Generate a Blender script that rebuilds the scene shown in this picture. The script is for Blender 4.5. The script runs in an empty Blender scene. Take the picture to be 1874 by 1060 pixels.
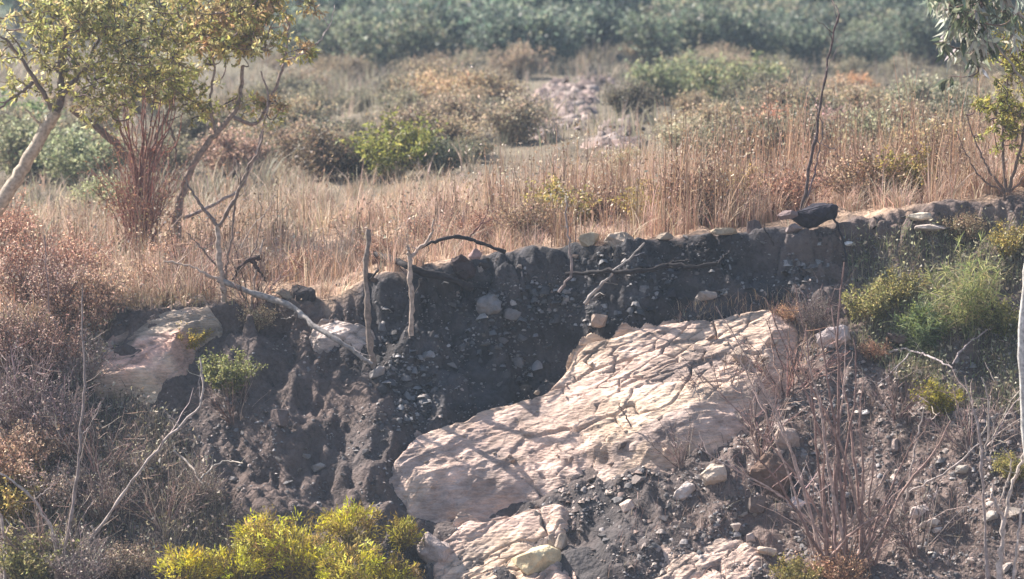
import bpy, bmesh, math, random
import numpy as np
from mathutils import Vector, Matrix

rng = np.random.default_rng(7)
random.seed(7)
scene = bpy.context.scene
COL = scene.collection

# ------------------------------------------------------------------ camera, sky, sun, exposure
CAM = np.array([0.0, -70.0, 6.0])
FWD = np.array([0.0, 70.0, -6.0]); FWD /= np.linalg.norm(FWD)
RIGHT = np.array([1.0, 0.0, 0.0])
UP = np.cross(RIGHT, FWD)
FPX = 7026.0                                   # focal length in photograph pixels (1874 wide)
cd = bpy.data.cameras.new("camera")
cd.sensor_width = 36.0
cd.lens = 36.0 * FPX / 1874.0
cd.clip_start, cd.clip_end = 0.5, 3000.0
cd.dof.use_dof = True
cd.dof.focus_distance = 68.0
cd.dof.aperture_fstop = 1.1
cam = bpy.data.objects.new("camera", cd)
cam.location = CAM
cam.rotation_euler = Vector(FWD).to_track_quat('-Z', 'Y').to_euler()
COL.objects.link(cam)
scene.camera = cam

SUN = np.array([-0.62, 0.40, 0.68]); SUN /= np.linalg.norm(SUN)
sun_el = math.asin(SUN[2])
sun_az = math.atan2(SUN[0], SUN[1])            # clockwise from +Y
world = bpy.data.worlds.new("World"); scene.world = world
world.use_nodes = True
wn = world.node_tree.nodes; wl = world.node_tree.links
sky = wn.new("ShaderNodeTexSky"); sky.sky_type = 'NISHITA'; sky.sun_disc = False
sky.sun_elevation = sun_el; sky.sun_rotation = sun_az
sky.dust_density = 1.5; sky.air_density = 1.0
wn["Background"].inputs[1].default_value = 0.085
wl.new(sky.outputs[0], wn["Background"].inputs[0])
sd_ = bpy.data.lights.new("sun", 'SUN'); sd_.energy = 5.0; sd_.angle = math.radians(0.55)
sd_.color = (1.0, 0.93, 0.86)
so = bpy.data.objects.new("sun", sd_); COL.objects.link(so)
so.rotation_euler = Vector(-SUN).to_track_quat('-Z', 'Y').to_euler()
so.location = (-40, 20, 60)
vs = scene.view_settings
vs.view_transform = 'Standard'; vs.look = 'None'; vs.exposure = 1.25; vs.gamma = 1.0
vs.use_curve_mapping = False
scene.render.engine = 'CYCLES'
scene.cycles.use_denoising = True
scene.cycles.max_bounces = 6
scene.cycles.diffuse_bounces = 3
scene.cycles.volume_bounces = 0
scene.cycles.transparent_max_bounces = 4

# ------------------------------------------------------------------ helpers
def lin(r, g, b):
    f = lambda c: (c/255/12.92 if c/255 <= 0.04045 else ((c/255+0.055)/1.055)**2.4)
    return np.array([f(r), f(g), f(b)])

def ray(px, py):
    px = np.asarray(px, float); py = np.asarray(py, float)
    return FWD*FPX + RIGHT*(px-937.0)[..., None] + UP*(530.0-py)[..., None]

def P(px, py, Y):
    d = ray(px, py)
    t = (np.asarray(Y, float)-CAM[1]) / d[..., 1]
    return CAM + d*t[..., None]

def ss(x, a=0.0, b=1.0):
    t = np.clip((x-a)/(b-a), 0, 1)
    return t*t*(3-2*t)

def hash3(ix, iy, iz, seed):
    h = (ix.astype(np.int64)*374761393 + iy.astype(np.int64)*668265263 + iz.astype(np.int64)*2147483647 + seed*974634777) & 0xffffffff
    h = ((h ^ (h >> 13))*1274126177) & 0xffffffff
    h = ((h ^ (h >> 16))*2246822519) & 0xffffffff
    return ((h ^ (h >> 15)) & 0xffffff) / float(0xffffff)

def noise(x, y, z, seed=0):
    x, y, z = np.broadcast_arrays(np.asarray(x, float), np.asarray(y, float), np.asarray(z, float))
    ix, iy, iz = np.floor(x), np.floor(y), np.floor(z)
    fx, fy, fz = x-ix, y-iy, z-iz
    fx = fx*fx*(3-2*fx); fy = fy*fy*(3-2*fy); fz = fz*fz*(3-2*fz)
    r = 0
    for dx in (0, 1):
        wx = fx if dx else 1-fx
        for dy in (0, 1):
            wy = fy if dy else 1-fy
            for dz in (0, 1):
                wz = fz if dz else 1-fz
                r = r + wx*wy*wz*hash3(ix+dx, iy+dy, iz+dz, seed)
    return r*2-1

def fbm(x, y, z, oct=4, seed=0, gain=0.5):
    a, s, r = 1.0, 1.0, 0.0
    for o in range(oct):
        r = r + a*noise(x*s+o*17.3, y*s-o*9.1, z*s+o*4.7, seed+o)
        a *= gain; s *= 2.03
    return r

# ------------------------------------------------------------------ terrain height
RIDGE_PX = np.array([-900, -300, 0, 200, 400, 520, 620, 700, 760, 850, 950, 1050, 1200, 1350, 1480, 1560, 1650, 1750, 1874, 2200, 2800])
RIDGE_PY = np.array([650, 610, 585, 562, 550, 545, 538, 508, 496, 478, 462, 448, 434, 424, 414, 402, 388, 370, 352, 332, 300])
RX = P(RIDGE_PX, RIDGE_PY, 0.0)[:, 0]; RZ = P(RIDGE_PX, RIDGE_PY, 0.0)[:, 2]
HPX = np.array([-900, 0, 350, 550, 680, 780, 900, 1000, 1080, 1250, 1450, 1560, 1700, 1874, 2800])
HH = np.array([0.3, 0.3, 0.4, 0.6, 1.2, 2.2, 2.5, 2.3, 1.85, 1.4, 1.15, 0.8, 0.45, 0.35, 0.3])
HX = P(HPX, HPX*0+500, 0.0)[:, 0]
FAR_Y = np.array([0, 6, 12, 25, 45, 60, 80, 100, 130, 160, 200, 260, 340, 800])
FAR_PY = np.array([440, 402, 356, 296, 220, 172, 128, 88, 34, -18, -60])
FAR_Z = np.concatenate([P(FAR_PY*0+937, FAR_PY, FAR_Y[:11])[:, 2], [9.5, 14.0, 17.0]])
FRONT_D = np.array([0, 7, 12, 22, 40, 55, 66, 74, 90, 400])
SLOPE = 0.72

def ridge_low(x): return 0.30*noise(x*0.45, 3.1, 0, 5)
def ridge_high(x): return 0.14*noise(x*1.9, 1.7, 0, 6) + 0.14*noise(x*5.1, 2.7, 0, 7)
def ridge_y(x): return ridge_low(x)+ridge_high(x)

def base(x, y):
    x = np.asarray(x, float); y = np.asarray(y, float)
    zr = np.interp(x, RX, RZ); h = np.interp(x, HX, HH); yl = ridge_low(x)
    yr = yl + ridge_high(x)*np.exp(-np.maximum(yl-y, 0)/0.45)
    # behind the lip: terrace and rising field
    yb = np.maximum(y-yr, 0)
    tilt = zr - FAR_Z[0]
    zb = np.interp(yb, FAR_Y, FAR_Z) + tilt*np.exp(-yb/28.0)
    # in front of the lip: scarp then slope
    d = np.maximum(yr-y, 0)
    t = np.clip(d/h, 0, 1)
    S = SLOPE*d + 0.54*h*(1-(1-t)**1.75)
    lip = 0.42
    S = np.where(d < lip, S*d/lip*0.5+S*0.5*(d/lip)**2, S)
    # past the slope: valley floor and the bank the photographer stands on
    zf_far = np.interp(d, [0, 10, 14, 24, 40, 52, 62, 68, 72, 400], [0, 7.2, 9.5, 11.5, 9.0, 4.5, 0.2, -2.6, -3.6, -5.0])
    k = ss(d, 9.0, 12.0)
    zf = zr - S*(1-k) - k*(zf_far + 0)
    k2 = ss(d, 30, 50)
    zf = zf*(1-k2) + k2*(0.9-zf_far)
    return np.where(y > yr, zb, zf)

def poly_sd(px, py, poly, closed=True):
    p = np.stack([px.ravel(), py.ravel()], -1)
    poly = np.asarray(poly, float)
    a = poly if closed else poly[:-1]; b = np.roll(poly, -1, 0) if closed else poly[1:]
    dmin = np.full(len(p), 1e9); inside = np.zeros(len(p), bool)
    for (A, B) in zip(a, b):
        e = B-A; t = np.clip(((p-A)@e)/(e@e), 0, 1)
        dmin = np.minimum(dmin, np.hypot(*(p-A-t[:, None]*e).T))
        if closed:
            cnd = (A[1] > p[:, 1]) != (B[1] > p[:, 1])
            xi = A[0]+(p[:, 1]-A[1])*(B[0]-A[0])/(B[1]-A[1]+1e-12)
            inside ^= cnd & (p[:, 0] < xi)
    return (np.where(inside, dmin, -dmin) if closed else dmin).reshape(px.shape)

UPM = [(688, 905), (690, 868), (712, 836), (760, 800), (830, 770), (930, 738), (1000, 708), (1040, 668), (1075, 632), (1150, 608), (1250, 588), (1340, 572), (1430, 562), (1470, 580)]
LOM = [(1490, 650), (1455, 725), (1370, 780), (1290, 825), (1230, 865), (1120, 885), (1020, 905), (930, 930), (860, 945), (760, 955)]
SLABXY = None
PIT = None
def height(x, y):
    x = np.asarray(x, float); y = np.asarray(y, float)
    sm = ss(poly_sd(x, y, SLABXY), -0.05, 0.35) if SLABXY is not None else 0.0
    b0 = base(x, y)
    nf = np.exp(-np.maximum(np.abs(y+1.5)-4, 0)/2.0)
    b = base(x, y + (1-0.85*sm)*nf*(0.26*noise(x*1.7, b0*1.7, 0, 15) + 0.18*noise(x*4.3, b0*4.3, 0, 16) + 0.10*noise(x*10, b0*10, 0, 17)))
    near = np.exp(-np.maximum(np.abs(y+3)-12, 0)/10.0)
    n = 0.16*noise(x*0.9, y*0.9, b*0.9, 11) + 0.085*noise(x*2.6, y*2.6, b*2.6, 12) + 0.035*noise(x*7, y*7, b*7, 13) + 0.018*noise(x*16, y*16, b*16, 14)
    far = 0.5*noise(x*0.09, y*0.06, 0, 21)*ss(y, 12, 40) + 0.18*noise(x*0.35, y*0.3, 0, 22)*ss(y, 6, 20)
    z = b + (1-0.75*sm)*n*(0.25+0.75*near) + far - 0.16*sm
    if PIT is not None:
        for (cx, cy, r, dep) in PIT:
            z = z - dep*np.exp(-(((x-cx)/r)**2 + ((y-cy)/(r*0.8))**2))
    return z

class HeightGrid:
    def __init__(s, f):
        s.f = f; s.g = []
        for (x0, x1, dx, y0, y1, dy) in ((-14, 14, 0.05, -13, 4, 0.04), (-60, 60, 0.6, 4, 290, 0.6)):
            xs = np.arange(x0, x1+dx, dx); ys = np.arange(y0, y1+dy, dy)
            X, Y = np.meshgrid(xs, ys, indexing='ij')
            s.g.append((x0, dx, y0, dy, f(X, Y)))
    def __call__(s, x, y):
        out = np.zeros(x.shape)
        for i, (x0, dx, y0, dy, Z) in enumerate(s.g):
            k = (y < 4) if i == 0 else (y >= 4)
            if not k.any(): continue
            u = np.clip((x[k]-x0)/dx, 0, Z.shape[0]-1.001); v = np.clip((y[k]-y0)/dy, 0, Z.shape[1]-1.001)
            a = u.astype(int); b = v.astype(int); u = u-a; v = v-b
            out[k] = (Z[a, b]*(1-u)+Z[a+1, b]*u)*(1-v)+(Z[a, b+1]*(1-u)+Z[a+1, b+1]*u)*v
        return out
HG = {}
def hit(px, py, f=None):
    f = f or height
    if f not in HG: HG[f] = HeightGrid(f)
    f = HG[f]
    px = np.atleast_1d(np.asarray(px, float)); py = np.atleast_1d(np.asarray(py, float))
    px, py = np.broadcast_arrays(px, py)
    d = ray(px, py); d = d/d[:, 1:2]
    ts = np.concatenate([np.linspace(58, 73, 220), np.linspace(73.2, 350, 220)])
    out = np.full(px.shape, ts[-1]); prev = np.ones(px.shape); act = np.arange(len(px)); tp = ts[0]
    for t in ts:
        p = CAM + d[act]*t
        g = p[:, 2]-f(p[:, 0], p[:, 1])
        c = g <= 0
        if c.any():
            pr = prev[act[c]]
            out[act[c]] = tp + (t-tp)*pr/(pr-g[c]+1e-9)
        prev[act] = g
        act = act[~c]; tp = t
        if not len(act): break
    return CAM + d*out[:, None]

_u = np.array(UPM+LOM, float); SLABXY = hit(_u[:, 0], _u[:, 1], base)[:, :2]
c = hit([990, 1640, 1660, 965, 1020], [655, 632, 700, 620, 605], base)
PIT = [(c[0, 0], c[0, 1]+0.1, 0.36, 4.5), (c[3, 0], c[3, 1]+0.1, 0.26, 2.5), (c[4, 0], c[4, 1]+0.15, 0.30, 3.0), (c[1, 0], c[1, 1]+0.1, 0.38, 0.45), (c[2, 0], c[2, 1], 0.25, 0.3)]

# ------------------------------------------------------------------ mesh builders
class Geo:
    def __init__(s): s.v, s.q, s.t, s.c, s.n = [], [], [], [], 0
    def add(s, v, quads=None, tris=None, col=None):
        v = np.asarray(v, np.float32).reshape(-1, 3)
        if quads is not None and len(quads): s.q.append(np.asarray(quads, np.int64)+s.n)
        if tris is not None and len(tris): s.t.append(np.asarray(tris, np.int64)+s.n)
        if col is None: col = np.ones((len(v), 3))
        col = np.broadcast_to(np.asarray(col, np.float32), (len(v), 3))
        s.v.append(v); s.c.append(col); s.n += len(v)
    def mesh(s, name, mat, smooth=True):
        me = bpy.data.meshes.new(name)
        v = np.concatenate(s.v) if s.v else np.zeros((0, 3), np.float32)
        q = np.concatenate(s.q) if s.q else np.zeros((0, 4), np.int64)
        t = np.concatenate(s.t) if s.t else np.zeros((0, 3), np.int64)
        me.vertices.add(len(v)); me.vertices.foreach_set("co", v.ravel())
        loops = np.concatenate([q.ravel(), t.ravel()]).astype(np.int32)
        me.loops.add(len(loops)); me.loops.foreach_set("vertex_index", loops)
        me.polygons.add(len(q)+len(t))
        st = np.concatenate([np.arange(len(q))*4, len(q)*4+np.arange(len(t))*3]).astype(np.int32)
        me.polygons.foreach_set("loop_start", st)
        if smooth: me.polygons.foreach_set("use_smooth", np.ones(len(st), bool))
        at = me.attributes.new("Col", 'FLOAT_COLOR', 'POINT')
        c4 = np.ones((len(v), 4), np.float32)
        if len(v): c4[:, :3] = np.concatenate(s.c)
        at.data.foreach_set("color", c4.ravel())
        me.update(calc_edges=True)
        if mat: me.materials.append(mat)
        return me

def norm(a): return a/np.maximum(np.linalg.norm(a, axis=-1, keepdims=True), 1e-9)

def tubes(g, pts, rad, sides=5, col=(1, 1, 1)):
    """pts (n,k,3), rad (n,k); col (3,), (n,3) or (n,k,3)"""
    pts = np.asarray(pts, float)
    if pts.ndim == 2: pts = pts[None]
    n, k, _ = pts.shape
    rad = np.broadcast_to(np.asarray(rad, float), (n, k))
    tan = norm(np.gradient(pts, axis=1))
    ref = np.where(np.abs(tan[:, :1, 2:3]) > 0.8, np.array([1.0, 0.13, 0]), np.array([0.1, 0.2, 1.0]))
    u = norm(np.cross(tan, ref)); w = np.cross(tan, u)
    a = np.linspace(0, 2*np.pi, sides, endpoint=False)
    ring = u[:, :, None]*np.cos(a)[None, None, :, None] + w[:, :, None]*np.sin(a)[None, None, :, None]
    v = pts[:, :, None] + ring*rad[:, :, None, None]
    idx = np.arange(n*k*sides).reshape(n, k, sides)
    nx = np.roll(idx, -1, axis=2)
    q = np.stack([idx[:, :-1], nx[:, :-1], nx[:, 1:], idx[:, 1:]], -1).reshape(-1, 4)
    col = np.asarray(col, float)
    if col.ndim == 2: col = col[:, None, None, :]
    elif col.ndim == 3: col = col[:, :, None, :]
    colv = np.broadcast_to(col, (n, k, sides, 3)).reshape(-1, 3)
    g.add(v, q, None, colv)

def ribbons(g, pts, wid, side, col):
    """pts (n,k,3), wid (n,k), side (n,3), col (n,3)"""
    n, k, _ = pts.shape
    off = side[:, None]*wid[:, :, None]*0.5
    v = np.stack([pts-off, pts+off], 2)
    idx = np.arange(n*k*2).reshape(n, k, 2)
    q = np.stack([idx[:, :-1, 0], idx[:, :-1, 1], idx[:, 1:, 1], idx[:, 1:, 0]], -1).reshape(-1, 4)
    g.add(v, q, None, np.repeat(col, k*2, axis=0))

def leaves(g, cen, d, L, W, col, fold=0.25):
    """folded diamond leaves: cen (n,3) base point, d (n,3) direction"""
    n = len(cen)
    d = norm(d); r = rng.normal(size=(n, 3)); s = norm(np.cross(d, r)); nn = np.cross(d, s)
    L = np.broadcast_to(L, (n,))[:, None]; W = np.broadcast_to(W, (n,))[:, None]
    b = cen; t = cen + d*L - nn*L*0.15
    m = cen + d*L*0.45 + nn*W*fold
    v = np.stack([b, m+s*W*0.5, t, m-s*W*0.5], 1)
    g.add(v, np.arange(n*4).reshape(n, 4), None, np.repeat(np.broadcast_to(col, (n, 3)), 4, axis=0))

def smooth_path(ctrl, k, wob=0.0):
    ctrl = np.asarray(ctrl, float)
    seg = np.r_[0, np.cumsum(np.linalg.norm(np.diff(ctrl, axis=0), axis=1))]
    t = np.linspace(0, seg[-1], k)
    ext = np.vstack([2*ctrl[0]-ctrl[1], ctrl, 2*ctrl[-1]-ctrl[-2]])
    i = np.clip(np.searchsorted(seg, t, side='right')-1, 0, len(ctrl)-2)
    f = ((t-seg[i])/(seg[i+1]-seg[i]+1e-9))[:, None]
    p0, p1, p2, p3 = ext[i], ext[i+1], ext[i+2], ext[i+3]
    r = 0.5*((2*p1)+(-p0+p2)*f+(2*p0-5*p1+4*p2-p3)*f**2+(-p0+3*p1-3*p2+p3)*f**3)
    if wob: r[1:-1] += rng.normal(size=(k-2, 3))*wob
    return r

def rand_col(base_cols, n, jit=0.18):
    bc = np.asarray(base_cols, float).reshape(-1, 3)
    c = bc[rng.integers(0, len(bc), n)]
    return np.clip(c*(1+rng.normal(size=(n, 1))*jit)*(1+rng.normal(size=(n, 3))*0.05), 0.004, 0.95)

# ------------------------------------------------------------------ materials
def nodes(name):
    m = bpy.data.materials.new(name); m.use_nodes = True
    nt = m.node_tree; nt.nodes.clear()
    return m, nt.nodes, nt.links

def attr_color(N, L, objcol=True):
    a = N.new("ShaderNodeAttribute"); a.attribute_name = "Col"
    if not objcol: return a.outputs[0]
    o = N.new("ShaderNodeObjectInfo")
    mx = N.new("ShaderNodeMix"); mx.data_type = 'RGBA'; mx.blend_type = 'MULTIPLY'; mx.inputs[0].default_value = 1
    L.new(a.outputs[0], mx.inputs[6]); L.new(o.outputs["Color"], mx.inputs[7])
    return mx.outputs[2]

def leaf_mat(name, trans=0.35, rough=0.5, spec=0.3):
    m, N, L = nodes(name)
    c = attr_color(N, L)
    p = N.new("ShaderNodeBsdfPrincipled"); p.inputs["Roughness"].default_value = rough
    p.inputs["Specular IOR Level"].default_value = spec
    t = N.new("ShaderNodeBsdfTranslucent")
    mix = N.new("ShaderNodeMixShader"); mix.inputs[0].default_value = trans
    out = N.new("ShaderNodeOutputMaterial")
    L.new(c, p.inputs["Base Color"]); L.new(c, t.inputs["Color"])
    L.new(p.outputs[0], mix.inputs[1]); L.new(t.outputs[0], mix.inputs[2]); L.new(mix.outputs[0], out.inputs[0])
    return m

def wood_mat(name, scale=14.0):
    m, N, L = nodes(name)
    c = attr_color(N, L)
    tc = N.new("ShaderNodeTexCoord")
    nz = N.new("ShaderNodeTexNoise"); nz.inputs["Scale"].default_value = scale; nz.inputs["Detail"].default_value = 6
    L.new(tc.outputs["Object"], nz.inputs["Vector"])
    mr = N.new("ShaderNodeMapRange"); mr.inputs[1].default_value = 0.3; mr.inputs[2].default_value = 0.7
    mr.inputs[3].default_value = 0.55; mr.inputs[4].default_value = 1.35
    L.new(nz.outputs[0], mr.inputs[0])
    vm = N.new("ShaderNodeVectorMath"); vm.operation = 'SCALE'
    L.new(c, vm.inputs[0]); L.new(mr.outputs[0], vm.inputs["Scale"])
    p = N.new("ShaderNodeBsdfPrincipled"); p.inputs["Roughness"].default_value = 0.8
    p.inputs["Specular IOR Level"].default_value = 0.2
    b = N.new("ShaderNodeBump"); b.inputs["Strength"].default_value = 0.5; b.inputs["Distance"].default_value = 0.01
    L.new(nz.outputs[0], b.inputs["Height"]); L.new(b.outputs[0], p.inputs["Normal"])
    out = N.new("ShaderNodeOutputMaterial")
    L.new(vm.outputs[0], p.inputs["Base Color"]); L.new(p.outputs[0], out.inputs[0])
    return m

def ground_mat(name, s1=1.6, s2=9.0, s3=45.0, bump=0.06, var=0.45, objcol=False, stretch=None):
    m, N, L = nodes(name)
    c = attr_color(N, L, objcol)
    tc = N.new("ShaderNodeTexCoord")
    vec = tc.outputs["Object"]
    if stretch:
        mp = N.new("ShaderNodeMapping"); mp.inputs["Scale"].default_value = stretch[0]; mp.inputs["Rotation"].default_value = stretch[1]
        L.new(vec, mp.inputs[0]); vec = mp.outputs[0]
    def nz(s, d=5, r=0.6):
        n = N.new("ShaderNodeTexNoise"); n.inputs["Scale"].default_value = s
        n.inputs["Detail"].default_value = d; n.inputs["Roughness"].default_value = r
        L.new(vec, n.inputs["Vector"]); return n.outputs[0]
    a, b_, c_ = nz(s1), nz(s2), nz(s3, 3)
    vo = N.new("ShaderNodeTexVoronoi"); vo.inputs["Scale"].default_value = s2*1.4; vo.inputs["Randomness"].default_value = 1
    L.new(vec, vo.inputs["Vector"])
    def math_(op, x, y):
        k = N.new("ShaderNodeMath"); k.operation = op
        for i, q in enumerate((x, y)):
            if isinstance(q, (int, float)): k.inputs[i].default_value = q
            else: L.new(q, k.inputs[i])
        return k.outputs[0]
    sm = math_('ADD', math_('MULTIPLY', a, 0.9), math_('ADD', math_('MULTIPLY', b_, 0.8), math_('MULTIPLY', c_, 0.5)))
    mr = N.new("ShaderNodeMapRange"); mr.inputs[1].default_value = 0.8; mr.inputs[2].default_value = 1.4
    mr.inputs[3].default_value = 1-var; mr.inputs[4].default_value = 1+var
    L.new(sm, mr.inputs[0])
    vm = N.new("ShaderNodeVectorMath"); vm.operation = 'SCALE'
    L.new(c, vm.inputs[0]); L.new(mr.outputs[0], vm.inputs["Scale"])
    p = N.new("ShaderNodeBsdfPrincipled"); p.inputs["Roughness"].default_value = 0.92
    p.inputs["Specular IOR Level"].default_value = 0.15
    hgt = math_('ADD', math_('MULTIPLY', b_, 1.0), math_('ADD', math_('MULTIPLY', c_, 0.35), math_('MULTIPLY', vo.outputs[0], -0.5)))
    b = N.new("ShaderNodeBump"); b.inputs["Strength"].default_value = 0.9; b.inputs["Distance"].default_value = bump
    L.new(hgt, b.inputs["Height"]); L.new(b.outputs[0], p.inputs["Normal"])
    out = N.new("ShaderNodeOutputMaterial")
    L.new(vm.outputs[0], p.inputs["Base Color"]); L.new(p.outputs[0], out.inputs[0])
    return m

M_SOIL = ground_mat("stony_soil")
M_ROCK = ground_mat("pale_schist", 1.6, 8.0, 42.0, 0.05, 0.5, False, ((0.55, 1.0, 2.2), (0.35, 0.5, 0.0)))
M_STONE = ground_mat("loose_stone", 2.5, 9.0, 40.0, 0.03, 0.3, True)
M_LEAF = leaf_mat("leaf", 0.5)
M_DRYLEAF = leaf_mat("dry_leaf", 0.2, 0.7, 0.15)
M_GRASS = leaf_mat("dry_grass", 0.3, 0.6, 0.2)
M_WOOD = wood_mat("bark")

# ------------------------------------------------------------------ object helpers
def tag(o, label=None, cat=None, group=None, kind=None):
    if label: o["label"] = label
    if cat: o["category"] = cat
    if group: o["group"] = group
    if kind: o["kind"] = kind
    return o

def ob(name, me, parent=None, loc=None):
    o = bpy.data.objects.new(name, me); COL.objects.link(o)
    if parent is not None: o.parent = parent
    if loc is not None: o.location = loc
    return o

def empty(name, loc=(0, 0, 0)):
    o = bpy.data.objects.new(name, None); COL.objects.link(o); o.location = loc
    o.empty_display_size = 0.2
    return o

def copy_tree(src, loc, rz=0.0, s=1.0, tint=None, tilt=(0, 0)):
    r = src.copy(); COL.objects.link(r)
    r.location = loc; r.rotation_euler = (tilt[0], tilt[1], rz)
    r.scale = (s, s, s) if np.isscalar(s) else s
    for ch in src.children:
        k = ch.copy(); COL.objects.link(k); k.parent = r
        if tint is not None: k.color = (*tint, 1)
    if tint is not None: r.color = (*tint, 1)
    return r

# ================================================================== THE GROUND
def build_ground():
    xs = np.concatenate([-np.geomspace(400, 11.6, 18), np.linspace(-11.3, 11.3, 470), np.geomspace(11.6, 400, 18)])
    K = 330
    rows_b = np.geomspace(800, 2.4, 90)
    rows_f = -11-np.geomspace(0.4, 100, 34)
    yf = np.linspace(2, -11, 1300)
    Y = []
    for x in xs:
        zc = base(np.full_like(yf, x), yf)
        al = np.r_[0, np.cumsum(np.hypot(np.diff(yf), np.diff(zc)))]
        Y.append(np.r_[rows_b, np.interp(np.linspace(0, al[-1], K), al, yf), rows_f])
    Y = np.array(Y)
    X = np.repeat(xs[:, None], Y.shape[1], 1)
    Z = height(X, Y)
    n, k = X.shape
    idx = np.arange(n*k).reshape(n, k)
    q = np.stack([idx[:-1, :-1], idx[:-1, 1:], idx[1:, 1:], idx[1:, :-1]], -1).reshape(-1, 4)
    # soil colours by place, with shade painted into the scarp's
    b = base(X, Y); yr = ridge_y(X)
    d = yr-Y
    c = np.zeros((n, k, 3))
    grey = np.array([0.085, 0.076, 0.075]); brown = np.array([0.170, 0.122, 0.102]); rub = np.array([0.195, 0.142, 0.120])
    tan = np.array([0.44, 0.31, 0.22]); fld = np.array([0.165, 0.135, 0.095]); far = np.array([0.11, 0.115, 0.075])
    wl_ = ss(X, -1.0, -4.0)[..., None]; wr_ = ss(X, 1.0, 4.5)[..., None]
    patch = (0.5+0.5*np.clip(1.6*fbm(X*0.7, Y*0.7, Z*0.7, 3, 40), -1, 1))[..., None]
    ragged = 0.9*fbm(X*0.9, Y*0.9, Z*0.9, 4, 48)
    char_shade = (ss(d+0.25*ragged, -0.05, 0.2)*ss(d-0.8*ragged, np.interp(X, HX, HH)+0.9, np.interp(X, HX, HH)*0.8)*ss(X+1.2*ragged, -4.2, -2.4)*ss(X+1.2*ragged, 6.6, 4.6))[..., None]
    front = grey*(1-patch*0.6)+brown*patch*0.6
    front = front*(1-wl_*0.5)+brown*wl_*0.5
    front = front*(1-wr_*0.7)+rub*wr_*0.7
    front = front*(1-char_shade*0.85)+(np.array([0.056, 0.055, 0.059])*(1+0.75*np.clip(fbm(X*1.3, Y*2.0, Z*3.2, 4, 47), -0.85, 0.9))[..., None])*char_shade*0.85  # charred scarp soil, its dark tone also standing in for shade on the bank
    back = tan*(1-ss(Y, 8, 22)[..., None])+fld*ss(Y, 8, 22)[..., None]
    back = back*(1-ss(Y, 70, 120)[..., None])+far*ss(Y, 70, 120)[..., None]
    back = back*(0.75+0.5*patch)
    kf = ss(d+0.15*noise(X*3, Y*3, 0, 44), -0.3, 0.1)[..., None]
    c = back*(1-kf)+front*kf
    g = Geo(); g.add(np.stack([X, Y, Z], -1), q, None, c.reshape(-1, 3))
    o = ob("hillside_ground", g.mesh("hillside_ground", M_SOIL))
    tag(o, "stony dark hillside and dry field behind it", None, None, "structure")
build_ground()

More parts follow.
